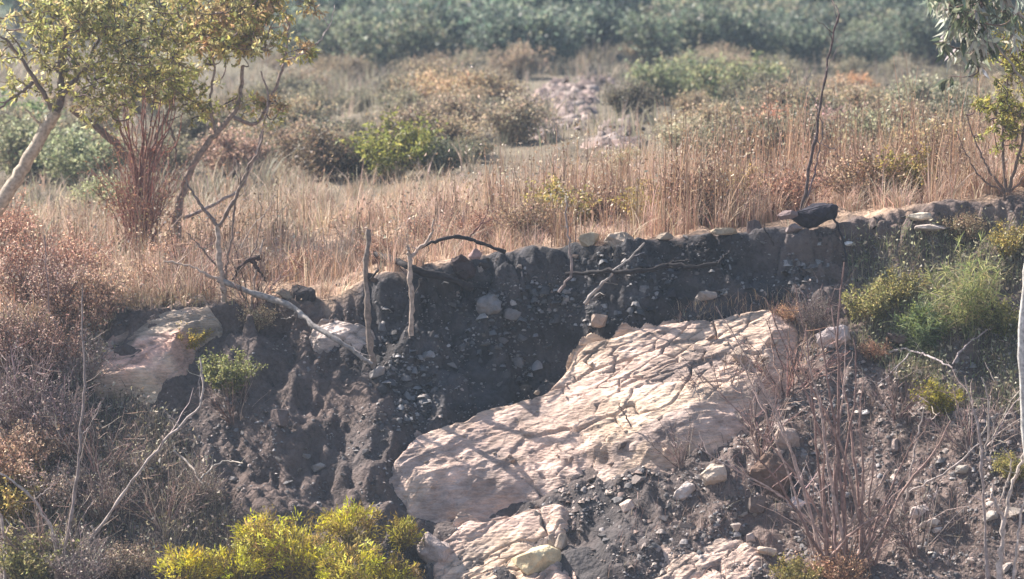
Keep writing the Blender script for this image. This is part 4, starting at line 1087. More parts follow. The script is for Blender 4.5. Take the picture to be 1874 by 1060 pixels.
# many-stemmed bush lower right
def fan_bush():
    b = hit([1545], [1045])[0]; Yb = b[1]
    root = empty("many_stemmed_bush", b)
    tips = [(1285, 690), (1330, 620), (1400, 545), (1430, 600), (1470, 640), (1500, 600), (1522, 560), (1545, 600), (1562, 620), (1600, 800), (1625, 860),
            (1680, 790), (1740, 770), (1232, 790), (1350, 800), (1640, 915), (1310, 560), (1455, 520), (1580, 700), (1390, 700), (1545, 480), (1500, 720)]
    for i, (tx, ty) in enumerate(tips):
        bx = 1545+rng.uniform(-50, 50); by = 1050+rng.uniform(-14, 14)
        dd = rng.uniform(-0.9, 0.6)
        mx, my = bx+(tx-bx)*0.38+rng.uniform(-8, 8), by+(ty-by)*0.5
        mx2, my2 = bx+(tx-bx)*0.72+rng.uniform(-8, 8), by+(ty-by)*0.78
        c = np.array([P(bx, by, Yb), P(mx, my, Yb+dd*0.4), P(mx2, my2, Yb+dd*0.75), P(tx, ty, Yb+dd)])
        pth = smooth_path(c, 22, 0.010)
        col = [(0.36, 0.24, 0.20), (0.48, 0.36, 0.31), (0.27, 0.175, 0.15)][i % 3]
        g = Geo(); tubes(g, pth-b, np.linspace(0.034, 0.010, 22)*rng.uniform(0.7, 1.15), 6, col)
        s_ = ob("stem", g.mesh("stem", M_WOOD), root)
        for q_ in range(8):
            g2 = Geo(); side_twigs(g2, (pth-b)[None], 1, 0.55, [col], 0.008, 5, 0.3)
            ob("twig", g2.mesh("twig", M_WOOD), s_)
    g3 = Geo(); p = cone_stems(g3, 26, 2.3, 2.2, [(0.34, 0.22, 0.185), (0.26, 0.165, 0.145), (0.42, 0.31, 0.27)], 0.013, curl=0.35, base_r=0.25)
    ob("young_shoots", g3.mesh("young_shoots", M_WOOD), root)
    tag(root, "leafless many-stemmed reddish bush fanning up from the bottom right", "bush")
fan_bush()

# saplings and stems, lower right and left
Yr = hit([1838], [1075])[0][1]
wood("sapling", "pale forked sapling at the bottom right corner", "sapling", [
  ("trunk", st([(1828, 1085), (1832, 1010), (1838, 950)], Y=Yr), 0.045, 0.04, (0.62, 0.52, 0.45)),
  ("limb", st([(1838, 952), (1826, 930), (1816, 908), (1818, 885)], -0.1, Yr), 0.028, 0.018, (0.55, 0.46, 0.40)),
  ("limb", st([(1838, 952), (1846, 915), (1852, 890), (1862, 865), (1874, 832), (1890, 790)], 0.1, Yr), 0.03, 0.015, (0.58, 0.49, 0.42)),
  ("limb", st([(1830, 920), (1838, 900), (1850, 860), (1848, 838), (1838, 822)], 0.1, Yr), 0.016, 0.008, (0.5, 0.42, 0.36))])
wood("sapling", "slender grey sapling left of the pale forked sapling", "sapling", [
  ("trunk", st([(1808, 1090), (1804, 980), (1799, 880), (1795, 810), (1780, 745), (1766, 690)], Y=Yr+0.1), 0.032, 0.012, (0.40, 0.33, 0.30)),
  ("limb", st([(1797, 850), (1808, 800), (1806, 720), (1796, 690)], 0.15, Yr+0.1), 0.018, 0.008, (0.40, 0.34, 0.30)),
  ("limb", st([(1796, 830), (1812, 840), (1818, 790), (1818, 760)], -0.1, Yr+0.1), 0.014, 0.006, (0.40, 0.34, 0.30))])
wood("sapling", "thin pale stem rising at the extreme bottom right corner", "sapling", [
  ("trunk", st([(1850, 1090), (1860, 1010), (1868, 950), (1880, 880)], Y=Yr-0.1), 0.026, 0.016, (0.56, 0.47, 0.41))])
Yt = hit([1648], [945])[0][1]
wood("dead_twig", "forked dead twig on the rubble right of the many-stemmed bush", "twig", [
  ("stem", st([(1648, 945), (1660, 905), (1670, 850), (1680, 795), (1690, 750)], -0.2, Yt), 0.022, 0.010, (0.48, 0.40, 0.35)),
  ("twig", st([(1662, 902), (1700, 882), (1745, 855), (1792, 812)], -0.4, Yt), 0.018, 0.010, (0.48, 0.41, 0.37))])
wood("dead_twig", "arched pale twig over the dark hollow on the right bank", "twig", [
  ("stem", surf([(1625, 664), (1650, 656), (1690, 668), (1715, 680), (1740, 692)], 0.2), 0.018, 0.014, (0.50, 0.42, 0.40)),
  ("twig", surf([(1665, 662), (1640, 690), (1600, 725)], 0.2), 0.012, 0.006, (0.45, 0.38, 0.36)),
  ("twig", surf([(1740, 690), (1765, 655), (1800, 630), (1850, 605)], 0.25), 0.016, 0.008, (0.40, 0.32, 0.30))])
Yl = hit([100], [1075])[0][1]
wood("sapling", "three-stemmed bare sapling rising from the bottom left corner", "sapling", [
  ("stem", st([(100, 1085), (104, 1030), (95, 975), (70, 925), (35, 890), (-10, 862)], -0.3, Yl), 0.032, 0.016, (0.52, 0.43, 0.36)),
  ("stem", st([(100, 1085), (112, 1030), (128, 960), (138, 890), (147, 800), (155, 710), (152, 610), (150, 520)], 0.3, Yl), 0.034, 0.010, (0.34, 0.27, 0.24)),
  ("twig", st([(62, 918), (90, 895), (100, 880)], -0.1, Yl-0.2), 0.012, 0.006, (0.42, 0.34, 0.3)),
  ("twig", st([(147, 800), (170, 770), (185, 735)], 0.1, Yl+0.15), 0.012, 0.006, (0.36, 0.29, 0.26))])
Yq = hit([118], [1045])[0][1]
wood("dead_branch", "long straight dead branch slanting up right over the brush at lower left", "branch", [
  ("stem", st([(118, 1042), (180, 970), (235, 890), (290, 820), (335, 775), (368, 738), (372, 700), (366, 655)], 0.9, Yq), 0.030, 0.014, (0.46, 0.38, 0.33)),
  ("twig", st([(330, 782), (310, 762), (300, 748)], 0, Yq+0.6), 0.014, 0.008, (0.44, 0.36, 0.3)),
  ("twig", st([(172, 980), (168, 960), (176, 1000)], 0, Yq+0.1), 0.016, 0.01, (0.44, 0.36, 0.3))])
wood("dead_branch", "short bent dead branch above the left end of the yellow-green bush", "branch", [
  ("stem", surf([(322, 865), (345, 885), (360, 905), (376, 930)], 0.45), 0.020, 0.014, (0.44, 0.37, 0.31)),
  ("twig", surf([(372, 912), (395, 890), (420, 880), (448, 884)], 0.4), 0.014, 0.010, (0.44, 0.38, 0.32))])
wood("curved_sapling", "pale curved stem at the extreme lower left edge", "stem", [
  ("stem", st([(8, 1090), (9, 1020), (5, 960), (-6, 925)], 0, Yl), 0.03, 0.02, (0.50, 0.42, 0.36))])
wood("dead_weed", "thin dark stem ending in a V among the red shrubs", "stem", [
  ("stem", st([(138, 672), (115, 620), (92, 570), (86, 500), (80, 430)], 0, hit([138], [672])[0][1]-0.5), 0.018, 0.010, (0.30, 0.20, 0.17)),
  ("stem", st([(138, 672), (155, 640), (170, 610)], 0, hit([138], [672])[0][1]-0.5), 0.014, 0.008, (0.50, 0.42, 0.34))])

# ================================================================== TREES
def tree(name, label, limbs, blobs, leaf, cols, nclust, per, Yb, gap=0.0, droop=0.5, csize=0.16, twig_col=(0.17, 0.12, 0.10), cat="tree", seed=0, group=None):
    """limbs: (part, polyline px, dy, r0, r1, colour); blobs: (px, py, rx px, ry px, depth m, weight)"""
    f0 = P(limbs[0][1][0][0], limbs[0][1][0][1], Yb)
    f0[2] = height(f0[:1], np.array([Yb]))[0]-0.05; root = empty(name, f0)
    allp = []; first = True
    for (pn, pts, dy, r0, r1, col) in limbs:
        w_ = st(pts, dy, Yb)
        if first and w_[0][2] > f0[2]+0.1: w_ = np.vstack([f0, w_])
        first = False; k = 5*len(w_)
        pth = smooth_path(w_, k, 0.012); allp.append(pth)
        g = Geo(); tubes(g, pth-f0, np.linspace(r0, r1, k), 7, col); ob(pn, g.mesh(pn, M_WOOD), root)
    allp = np.concatenate(allp)
    wts = np.array([b[5] for b in blobs], float); wts /= wts.sum()
    sc = (Yb+70)/FPX
    C = []
    while len(C) < nclust:
        b = blobs[rng.choice(len(blobs), p=wts)]
        v = np.clip(rng.normal(size=3)*0.52, -1.5, 1.5)
        c = P(b[0]+v[0]*b[2], b[1]+v[1]*b[3], Yb)+np.array([0, v[2]*b[4], 0])
        if noise(c[0]*1.1, c[1]*1.1, c[2]*1.1, 60+seed) > gap-rng.random()*0.5: C.append(c)
    C = np.array(C)
    # each twig grows from the nearest limb or earlier twig, so the crown branches
    dl = np.array([np.min(np.linalg.norm(allp-c, axis=1)) for c in C]); C = C[np.argsort(dl)]
    pool = list(allp[::2]); near = []
    for c in C:
        A = np.array(pool); dv = np.linalg.norm(A-c, axis=1)+np.maximum(A[:, 2]-c[2], 0)*0.8
        near.append(A[np.argmin(dv)]); pool.append(c)
    near = np.array(near); t = np.linspace(0, 1, 6)[None, :, None]
    mid = (near+C)/2+rng.normal(size=C.shape)*0.10-np.array([0, 0, 0.06])
    q = (1-t)**2*near[:, None]+2*t*(1-t)*mid[:, None]+t*t*C[:, None]-f0
    g = Geo(); tubes(g, q, 0.013*np.linspace(1.25, 0.55, 6)[None]*np.ones((len(C), 1)), 4, rand_col([twig_col], len(C)))
    # fine sprays off the end of every twig
    ns_ = nclust*3; si = np.repeat(np.arange(nclust), 3); sd = norm(norm(q[si, -1]-q[si, -3])*0.5+rng.normal(size=(ns_, 3))*0.8)
    sl_ = rng.uniform(0.2, 0.5, ns_)*csize*2.6; st_ = np.linspace(0, 1, 5)
    sq = q[si, -1][:, None]+sd[:, None]*sl_[:, None, None]*st_[None, :, None]; sq[:, :, 2] -= 0.35*droop*sl_[:, None]*st_[None]**2
    tubes(g, sq, 0.006*np.linspace(1, 0.5, 5)[None]*np.ones((ns_, 1)), 3, rand_col([twig_col], ns_))
    ob("twig_tangle", g.mesh("twig_tangle", M_WOOD), root)["kind"] = "stuff"
    n = nclust*per; si2 = rng.integers(0, ns_, n); i = si[si2]; fr_ = rng.uniform(0.05, 1, n)*4; j_ = np.clip(fr_.astype(int), 0, 3); fr_ = (fr_-j_)[:, None]
    o = sq[si2, j_]*(1-fr_)+sq[si2, j_+1]*fr_+rng.normal(size=(n, 3))*0.02
    d = sd[si2]*0.6+rng.normal(size=(n, 3))*0.8; d[:, 2] -= droop*1.2
    cc = np.asarray(cols)[rng.integers(0, len(cols), nclust)][i]*(1+0.22*rng.normal(size=(n, 1)))*(1+0.07*rng.normal(size=(n, 3)))
    g = Geo(); leaves(g, o, d, leaf[0]*rng.uniform(0.6, 1.2, n), leaf[1]*rng.uniform(0.7, 1.2, n), np.clip(cc, 0.01, 0.9))
    ob("crown", g.mesh("crown", M_LEAF, False), root)
    tag(root, label, cat, group)
    return root

OLG = [(0.48, 0.46, 0.14), (0.56, 0.53, 0.19), (0.37, 0.36, 0.11), (0.68, 0.62, 0.32), (0.28, 0.26, 0.10)]
BARK_P = (0.40, 0.335, 0.26); BARK_D = (0.17, 0.13, 0.11)
Y1 = 7.0
tree("pale_trunk_tree", "olive-leaved tree with a pale leaning trunk at the left edge", [
  ("trunk", [(-60, 470), (-15, 398), (25, 335), (60, 275), (103, 205)], 0, 0.17, 0.12, BARK_P),
  ("limb", [(100, 210), (112, 170), (108, 120), (120, 60), (110, -20)], 0.5, 0.09, 0.03, BARK_D),
  ("limb", [(80, 240), (62, 215), (45, 198)], -0.2, 0.03, 0.014, BARK_P),
  ("limb", [(100, 205), (60, 140), (25, 90), (-10, 55)], -0.3, 0.06, 0.02, BARK_D),
  ("limb", [(60, 150), (30, 175), (-10, 205)], -0.3, 0.04, 0.02, BARK_D),
  ("limb", [(108, 180), (150, 130), (180, 70), (200, 0)], 0.3, 0.06, 0.02, BARK_D)],
  [(40, 40, 120, 80, 1.3, 1.1), (170, 30, 140, 85, 1.4, 1.5), (90, 140, 110, 55, 1.0, 0.6), (230, 120, 90, 75, 1.1, 0.8), (170, -60, 160, 60, 1.2, 0.6), (185, 200, 50, 40, 0.6, 0.15)],
  (0.15, 0.055), OLG, 470, 15, Y1, gap=0.26, seed=1, csize=0.21)
Y3 = 9.0
tree("dark_limbed_tree", "tree with dark leaning limb and olive crown above the red-stemmed shrub", [
  ("trunk", [(262, 400), (255, 350), (238, 295), (195, 248), (130, 200)], 0, 0.13, 0.06, BARK_D),
  ("limb", [(258, 360), (272, 300), (290, 240), (318, 180), (330, 110)], 0.4, 0.06, 0.02, BARK_D),
  ("limb", [(300, 215), (318, 250), (322, 300), (305, 350)], 0.1, 0.03, 0.02, BARK_D)],
  [(330, 50, 110, 85, 1.2, 1.2), (290, 150, 90, 60, 0.9, 0.6), (240, 30, 90, 70, 1.0, 0.8), (170, 200, 50, 35, 0.6, 0.25), (345, 190, 60, 55, 0.8, 0.4)],
  (0.15, 0.055), OLG, 300, 15, Y3, gap=0.26, seed=2, csize=0.21)
tree("crooked_tree", "crooked tree with half-brown olive crown right of the red-stemmed shrub", [
  ("trunk", [(325, 390), (345, 320), (375, 268), (410, 228), (436, 190), (444, 120)], 0, 0.10, 0.035, (0.28, 0.21, 0.17)),
  ("limb", [(428, 215), (470, 225), (500, 170), (520, 110), (530, 40)], 0.4, 0.045, 0.02, (0.28, 0.21, 0.18)),
  ("limb", [(395, 245), (385, 190), (392, 120), (380, 50)], -0.3, 0.035, 0.015, (0.25, 0.19, 0.16)),
  ("limb", [(335, 400), (400, 370), (440, 345), (468, 285), (482, 235), (490, 180), (478, 130)], -0.2, 0.04, 0.015, (0.38, 0.30, 0.27)),
  ("limb", [(540, 105), (580, 78), (602, 48), (612, 10)], 0.3, 0.018, 0.008, (0.55, 0.47, 0.44)),
  ("limb", [(520, 110), (540, 105), (548, 100)], 0.3, 0.02, 0.016, (0.45, 0.38, 0.34)),
  ("limb", [(602, 48), (590, 30), (580, 10)], 0.3, 0.010, 0.006, (0.55, 0.47, 0.44))],
  [(440, 60, 105, 80, 1.2, 1.5), (510, 55, 50, 70, 0.9, 0.7), (420, 160, 95, 50, 0.9, 0.6), (500, 150, 55, 55, 0.7, 0.4), (440, -40, 100, 50, 1.0, 0.5)],
  (0.17, 0.06), [(0.46, 0.43, 0.13), (0.54, 0.43, 0.19), (0.36, 0.33, 0.11), (0.52, 0.36, 0.18), (0.58, 0.53, 0.24)], 340, 15, 8.0, gap=0.26, seed=3, csize=0.20)
# red stemmed shrub
def red_shrub():
    b = P(258, 450, 7.6); root = empty("red_stemmed_shrub", b)
    for i in range(20):
        tx, ty = rng.uniform(205, 335), rng.uniform(120, 210)
        c = np.array([P(258+rng.uniform(-14, 14), 455, 7.6), P(258+(tx-258)*0.35+rng.uniform(-8, 8), 300, 7.6), P(258+(tx-258)*0.85, ty+60, 7.6+rng.uniform(-.4, .4)), P(tx, ty, 7.6+rng.uniform(-.6, .6))])
        pth = smooth_path(c, 18, 0.012)-b
        g = Geo(); tubes(g, pth, np.linspace(0.03, 0.008, 18), 5, [(0.24, 0.11, 0.08), (0.32, 0.16, 0.12), (0.17, 0.085, 0.07)][i % 3]); ob("stem", g.mesh("stem", M_WOOD), root)
    g = Geo(); p = cone_stems(g, 110, 3.2, 1.15, [(0.34, 0.17, 0.12), (0.24, 0.12, 0.095), (0.40, 0.24, 0.18)], 0.012, curl=0.45, base_r=0.3, hmin=0.3)
    q = side_twigs(g, p, 400, 0.5, [(0.30, 0.15, 0.11)], 0.006)
    ob("twig_tangle", g.mesh("twig_tangle", M_WOOD), root)
    g = Geo(); leaf_on(g, q, 700, 0.09, 0.04, [(0.42, 0.24, 0.14), (0.5, 0.4, 0.22), (0.35, 0.18, 0.11)]); ob("foliage", g.mesh("foliage", M_DRYLEAF, False), root)
    tag(root, "shrub with a dense sheaf of red-brown stems among the left trees", "shrub")
red_shrub()

# right edge
YR = hit([1845], [360])[0][1]
tree("yellow_shrub", "tall yellow-green shrub with thin dark stems on the ridge at the right edge", [
  ("stem", [(1838, 352), (1815, 320), (1790, 270), (1768, 210)], 0.2, 0.03, 0.010, (0.20, 0.14, 0.11)),
  ("stem", [(1842, 352), (1835, 280), (1838, 200), (1850, 100)], 0.3, 0.035, 0.012, (0.20, 0.14, 0.11)),
  ("stem", [(1845, 352), (1862, 290), (1880, 200), (1890, 80)], -0.2, 0.035, 0.012, (0.20, 0.14, 0.11)),
  ("stem", [(1836, 352), (1800, 330), (1772, 290), (1750, 240)], -0.3, 0.022, 0.008, (0.22, 0.15, 0.12)),
  ("stem", [(1848, 352), (1870, 330), (1890, 300)], -0.3, 0.022, 0.008, (0.22, 0.15, 0.12))],
  [(1858, 80, 40, 90, 0.7, 1.0), (1845, 200, 45, 70, 0.6, 0.8), (1800, 200, 30, 40, 0.5, 0.12), (1900, 150, 40, 150, 0.7, 0.6)],
  (0.10, 0.035), [(0.42, 0.38, 0.09), (0.34, 0.32, 0.08), (0.50, 0.44, 0.18), (0.24, 0.22, 0.06)], 190, 26, YR, gap=0.0, seed=5, csize=0.13, cat="shrub")
tree("drooping_leaf_tree", "white-trunked tree at the right edge with long hanging leaves at the top corner", [
  ("trunk", [(1895, 1100), (1884, 900), (1874, 740), (1869, 610), (1880, 500), (1890, 400), (1900, 200), (1900, 40), (1890, -60)], 0, 0.075, 0.04, (0.66, 0.62, 0.56)),
  ("limb", [(1894, 180), (1860, 130), (1822, 80), (1800, 45)], -0.3, 0.025, 0.010, (0.40, 0.34, 0.28)),
  ("limb", [(1897, 60), (1850, 10), (1790, -15), (1720, -10)], -0.3, 0.03, 0.012, (0.40, 0.34, 0.28))],
  [(1755, 10, 75, 40, 0.6, 1.2), (1780, 65, 50, 50, 0.5, 0.9), (1850, 10, 50, 40, 0.6, 0.7), (1830, -50, 90, 40, 0.8, 0.6)],
  (0.30, 0.075), [(0.30, 0.32, 0.22), (0.50, 0.50, 0.40), (0.14, 0.16, 0.10), (0.62, 0.62, 0.52)], 90, 9, hit([1890], [1095])[0][1], gap=-0.2, droop=1.3, seed=6, csize=0.14)

# ================================================================== THE FIELD BEHIND THE RIDGE
def dens_g(x, y):
    d = y-ridge_y(x)
    return np.where(d > 0.08, 1, 0)*np.clip(0.6+1.1*fbm(x*0.8, y*0.5, 0, 3, 70), 0.04, 1)*np.exp(-np.maximum(d-4, 0)/7)
STRAW = [(0.34, 0.27, 0.20), (0.60, 0.43, 0.32), (0.54, 0.37, 0.28), (0.66, 0.50, 0.36), (0.42, 0.27, 0.20), (0.62, 0.46, 0.37)]
x, y = scatter_xy(2700, -12, 12, -0.4, 16, dens_g)
grass("dry_grass", "pinkish straw-coloured dry grass along the top of the bank", x, y,
      lambda x, y: np.clip(0.58+0.5*fbm(x*0.7, y*0.6, 0, 3, 71), 0.15, 1.3), 0.012, STRAW, 0.7, tuft=18, tr=0.13)
def dens_s(x, y):
    d = y-ridge_y(x)
    return np.where(d > 0.25, 1, 0)*np.clip(-0.15+0.45*ss(x, -1.0, 2.0)+1.3*fbm(x*1.3, y*0.8, 0, 3, 74), 0.02, 1)*np.exp(-np.maximum(d-5, 0)/5)
x, y = scatter_xy(1250, -12, 12, 0, 14, dens_s)
grass("tall_dry_weed", "tall brown upright dry weed stalks behind the ridge", x, y,
      lambda x, y: np.clip(0.95+0.55*ss(x, 0, 4)+0.6*fbm(x*0.8, y*0.8, 0, 3, 75), 0.3, 2.2), 0.014, [(0.28, 0.165, 0.105), (0.40, 0.25, 0.16), (0.16, 0.10, 0.07), (0.50, 0.34, 0.23)], 0.22, 5, 0.2, 0.4, tuft=6, tr=0.12)
x, y = scatter_xy(1300, -16, 16, 5, 26, lambda x, y: np.clip(0.55+0.9*fbm(x*0.4, y*0.3, 0, 3, 82), 0.1, 1))
grass("rough_grass", "tan rough grass between the ridge weeds and the field bushes", x, y, lambda x, y: np.clip(0.6+0.5*fbm(x*0.5, y*0.5, 0, 3, 83), 0.2, 1.2), 0.018,
      [(0.46, 0.35, 0.26), (0.38, 0.29, 0.21), (0.33, 0.27, 0.18), (0.52, 0.40, 0.31)], 0.6, tuft=13, tr=0.18)
# seed heads of the weeds
x, y = scatter_xy(7000, -12, 12, 0.3, 13, dens_s)
g = Geo(); n = len(x); z = height(x, y)+rng.uniform(0.5, 1.35, n)*np.clip(0.9+0.6*fbm(x*0.8, y*0.8, 0, 3, 75), 0.4, 1.5)
d = rng.normal(size=(n, 3))+np.array([0, 0, 0.5])
leaves(g, np.stack([x, y, z], -1), d, rng.uniform(0.05, 0.10, n), rng.uniform(0.025, 0.05, n), rand_col([(0.50, 0.40, 0.28), (0.40, 0.27, 0.16), (0.30, 0.20, 0.12), (0.62, 0.54, 0.42)], n, 0.2))
o = ob("weed_leaves", g.mesh("weed_leaves", M_DRYLEAF, False)); tag(o, "small pale dry leaves and seed heads on the tall weeds", None, None, "stuff")
# low field grass further back
x, y = scatter_xy(3600, -26, 26, 8, 115, lambda x, y: np.clip(0.6+0.8*fbm(x*0.2, y*0.12, 0, 3, 77), 0.1, 1)*(1-0.93*ss(np.abs(x-2.4-0.04*(y-45)), 4.6, 3.2)*ss(y, 33, 38)*ss(y, 72, 62)))
grass("field_grass", "greyish tan rough grass over the hazy field", x, y, lambda x, y: 0.55+0.004*y+0.35*fbm(x*0.3, y*0.3, 0, 2, 78), 0.04,
      [(0.36, 0.30, 0.22), (0.31, 0.265, 0.19), (0.27, 0.245, 0.17), (0.42, 0.34, 0.26)], 0.6, 4, 0.2, tuft=11, tr=0.3)

gz = [(960, 190), (1020, 150), (1110, 140), (1160, 180), (1215, 245), (1190, 280), (1050, 265), (970, 250)]
# ---- bushes that can be told apart on the field
FIELD = [
 (600, 330, K_SCR, 1.0, (0.5, 0.42, 0.36), "dark brown-green bush on the field right of the crooked tree"),
 (655, 325, K_SCR, 0.8, (0.4, 0.5, 0.36), "dark green bush between the brown-green bush and the bright one"),
 (722, 330, K_OLV, 1.5, (1.2, 1.3, 0.75), "bright yellow-green leafy bush on the field behind the dry grass"),
 (805, 320, K_SCR, 0.7, (0.5, 0.6, 0.52), "grey-green bush right of the bright yellow-green bush"),
 (545, 300, K_SCR, 0.9, (0.9, 0.75, 0.7), "mauve-brown bush touching the crooked tree's right side"),
 (1250, 285, K_SCR, 0.75, (1.35, 1.4, 1.3), "pale whitish-leaved bush on the field right of the rubble patch"),
 (1160, 330, K_SCR, 0.6, (1.2, 1.2, 0.95), "pale olive bush just behind the tall weeds below the rubble patch"),
 (1415, 272, K_SCR, 0.85, (1.35, 0.85, 0.75), "salmon-pink feathery bush left of the tall sapling"),
 (1510, 285, K_SCR, 0.9, (1.2, 0.95, 1.1), "mauve-grey soft bush behind the tall sapling"),
 (1480, 245, K_SCR, 0.8, (0.5, 0.48, 0.45), "dark grey bush behind the salmon-pink bush"),
 (1560, 190, K_SCR, 0.8, (1.6, 1.1, 0.8), "rust-tinged bush right of the sapling's upper stem"),
 (1620, 300, K_SCR, 1.0, (0.9, 1.0, 0.85), "grey-green bush right of the mauve-grey bush"),
 (1720, 320, K_SCR, 0.9, (1.1, 1.0, 0.75), "olive-brown bush left of the yellow-green ridge shrub"),
 (1690, 240, K_SCR, 1.1, (0.9, 1.0, 0.9), "grey-green bush far behind the olive-brown one on the right"),
 (1350, 200, K_FAR, 0.8, (1.5, 1.3, 0.9), "broad olive-tan bush right of the rubble patch"),
 (1230, 190, K_FAR, 0.75, (1.5, 1.35, 1.0), "broad tan bush touching the rubble patch's right edge"),
 (1160, 215, K_SCR, 0.8, (0.42, 0.42, 0.4), "small dark bush at the right edge of the rubble patch"),
 (940, 260, K_SCR, 1.0, (1.05, 1.0, 0.95), "grey twiggy bush left of the rubble patch"),
 (860, 210, K_SCR, 1.0, (1.3, 1.1, 0.9), "tan bush on the field above the grey-green bush"),
 (780, 200, K_SCR, 0.9, (1.3, 1.1, 0.9), "tan bush on the field above the bright yellow-green bush"),
 (660, 120, K_FAR, 0.8, (0.8, 1.0, 0.95), "dark green bush on the far field above the crooked tree's bare branch"),
 (1000, 130, K_FAR, 0.6, (1.2, 1.2, 1.2), "pale grey bush above the rubble patch"),
 (60, 330, K_SCR, 1.3, (0.85, 1.0, 0.8), "grey-green bush under the pale leaning trunk"),
 (150, 340, K_SCR, 1.1, (0.9, 1.1, 0.85), "grey-green bush between the pale trunk and the red-stemmed shrub"),
 (190, 395, K_SCR, 0.7, (1.0, 1.2, 0.9), "low green weed patch left of the red-stemmed shrub's foot"),
 (420, 320, K_SCR, 0.9, (1.1, 0.85, 0.85), "mauve-brown bush behind the crooked tree's trunk"),
 (20, 270, K_FAR, 0.7, (1.3, 1.4, 0.8), "olive bush behind the pale leaning trunk at the left edge"),
]
for (px, py, kd, sc, tint, lab) in FIELD:
    kd.put(foot(px, py), sc*1.0, tint, label=lab, cat="bush", group="bushes on the field")
SCRUB = []
def look(t): return "hazy tan" if t[0] > 1.15*t[2] and t[0] > 1.1 else ("hazy grey-green" if t[1] > t[0]*1.01 else "hazy grey-brown")
def mass(n, x0, x1, py0, py1, kinds, smin, smax, tints, label, group):
    px = rng.uniform(x0, x1, n); py = rng.uniform(py0, py1, n)
    hp = hit(px, py)
    for p, qx, qy in zip(hp, px, py):
        if poly_sd(np.array([qx]), np.array([qy-14]), gz)[0] > -55: continue
        t = np.array(tints[rng.integers(len(tints))])*rng.uniform(0.8, 1.2)
        sc = rng.uniform(smin, smax)
        o = kinds[rng.integers(len(kinds))].put(p, sc, tuple(t), label=label, cat="bush", group=group)
        SCRUB.append((o, qx, qy-40, ("low " if sc < 0.5*(smin+smax) else "tall ")+look(t)))
TT = [(0.95, 0.88, 0.80), (0.72, 0.74, 0.66), (0.80, 0.82, 0.72), (0.95, 0.86, 0.74), (0.62, 0.66, 0.60), (0.85, 0.76, 0.70)]
SCRUB2 = []
for px_, kd_, sc_, tn_ in [(960, K_BRN, 0.9, (1.2, 1.1, 0.9)), (1035, K_OLV, 1.0, (1.9, 1.7, 1.3)), (1110, K_BRN, 0.9, (1.1, 0.95, 0.8)), (1190, K_OLV, 0.85, (1.6, 1.35, 0.95)), (1275, K_BRN, 1.2, (1.0, 0.85, 0.7)),
                        (1345, K_OLV, 0.9, (1.5, 1.2, 0.85)), (1440, K_BRN, 1.15, (1.2, 0.9, 0.75)), (1585, K_BRN, 1.2, (1.1, 0.95, 0.75)), (1660, K_OLV, 1.0, (1.4, 1.2, 0.8)), (1735, K_BRN, 1.25, (1.1, 0.95, 0.75)),
                        (790, K_BRN, 0.7, (1.3, 1.05, 0.9)), (690, K_BRN, 0.6, (1.4, 1.15, 1.0)), (560, K_BRN, 0.65, (1.35, 1.1, 0.95)), (880, K_BRN, 0.75, (1.3, 1.0, 0.85))]:
    xw = P(px_, 400, 2.0)[0]; yw = rng.uniform(1.2, 4.5)
    o = kd_.put(np.array([xw, yw, height(np.array([xw]), np.array([yw]))[0]]), sc_, tn_, label="x", cat="shrub", group="weedy shrubs in the ridge grass")
    SCRUB2.append((o, px_))
for k_, (o, px_) in enumerate(sorted(SCRUB2, key=lambda q: q[1])):
    o["label"] = "weedy shrub standing in the tall dry grass, %s from the left along the ridge" % ORD[k_]
mass(60, 500, 1000, 130, 305, [K_SCR], 0.5, 1.0, TT, "low hazy scrub bush on the field left of the rubble patch", "field scrub left of the rubble")
mass(76, 1130, 1874, 115, 315, [K_SCR], 0.5, 1.05, TT, "low hazy scrub bush on the field right of the rubble patch", "field scrub right of the rubble")
mass(20, -20, 520, 200, 330, [K_SCR], 0.6, 1.0, TT, "low hazy scrub bush seen beneath the left trees", "field scrub beneath the left trees")
FT = [(1.0, 1.0, 0.95), (0.9, 0.95, 0.95), (1.3, 1.2, 1.05), (1.5, 1.25, 1.1), (1.1, 1.1, 1.0)]
mass(30, 540, 1100, 60, 140, [K_FAR], 0.7, 1.3, FT, "bluish-green bush at the foot of the distant trees, left half", "far bushes, left half")
mass(36, 1000, 1874, 50, 135, [K_FAR], 0.7, 1.3, FT, "bluish-green bush at the foot of the distant trees, right half", "far bushes, right half")

single_out(SCRUB, LMF, "bush")
# rubble patch on the field
debris("scree", "pinkish grey scree patch in the middle of the field", gz, 3600, 16, 64, [(0.26, 0.20, 0.18), (0.20, 0.155, 0.14), (0.29, 0.215, 0.19), (0.15, 0.11, 0.10), (0.33, 0.265, 0.235)], 91)

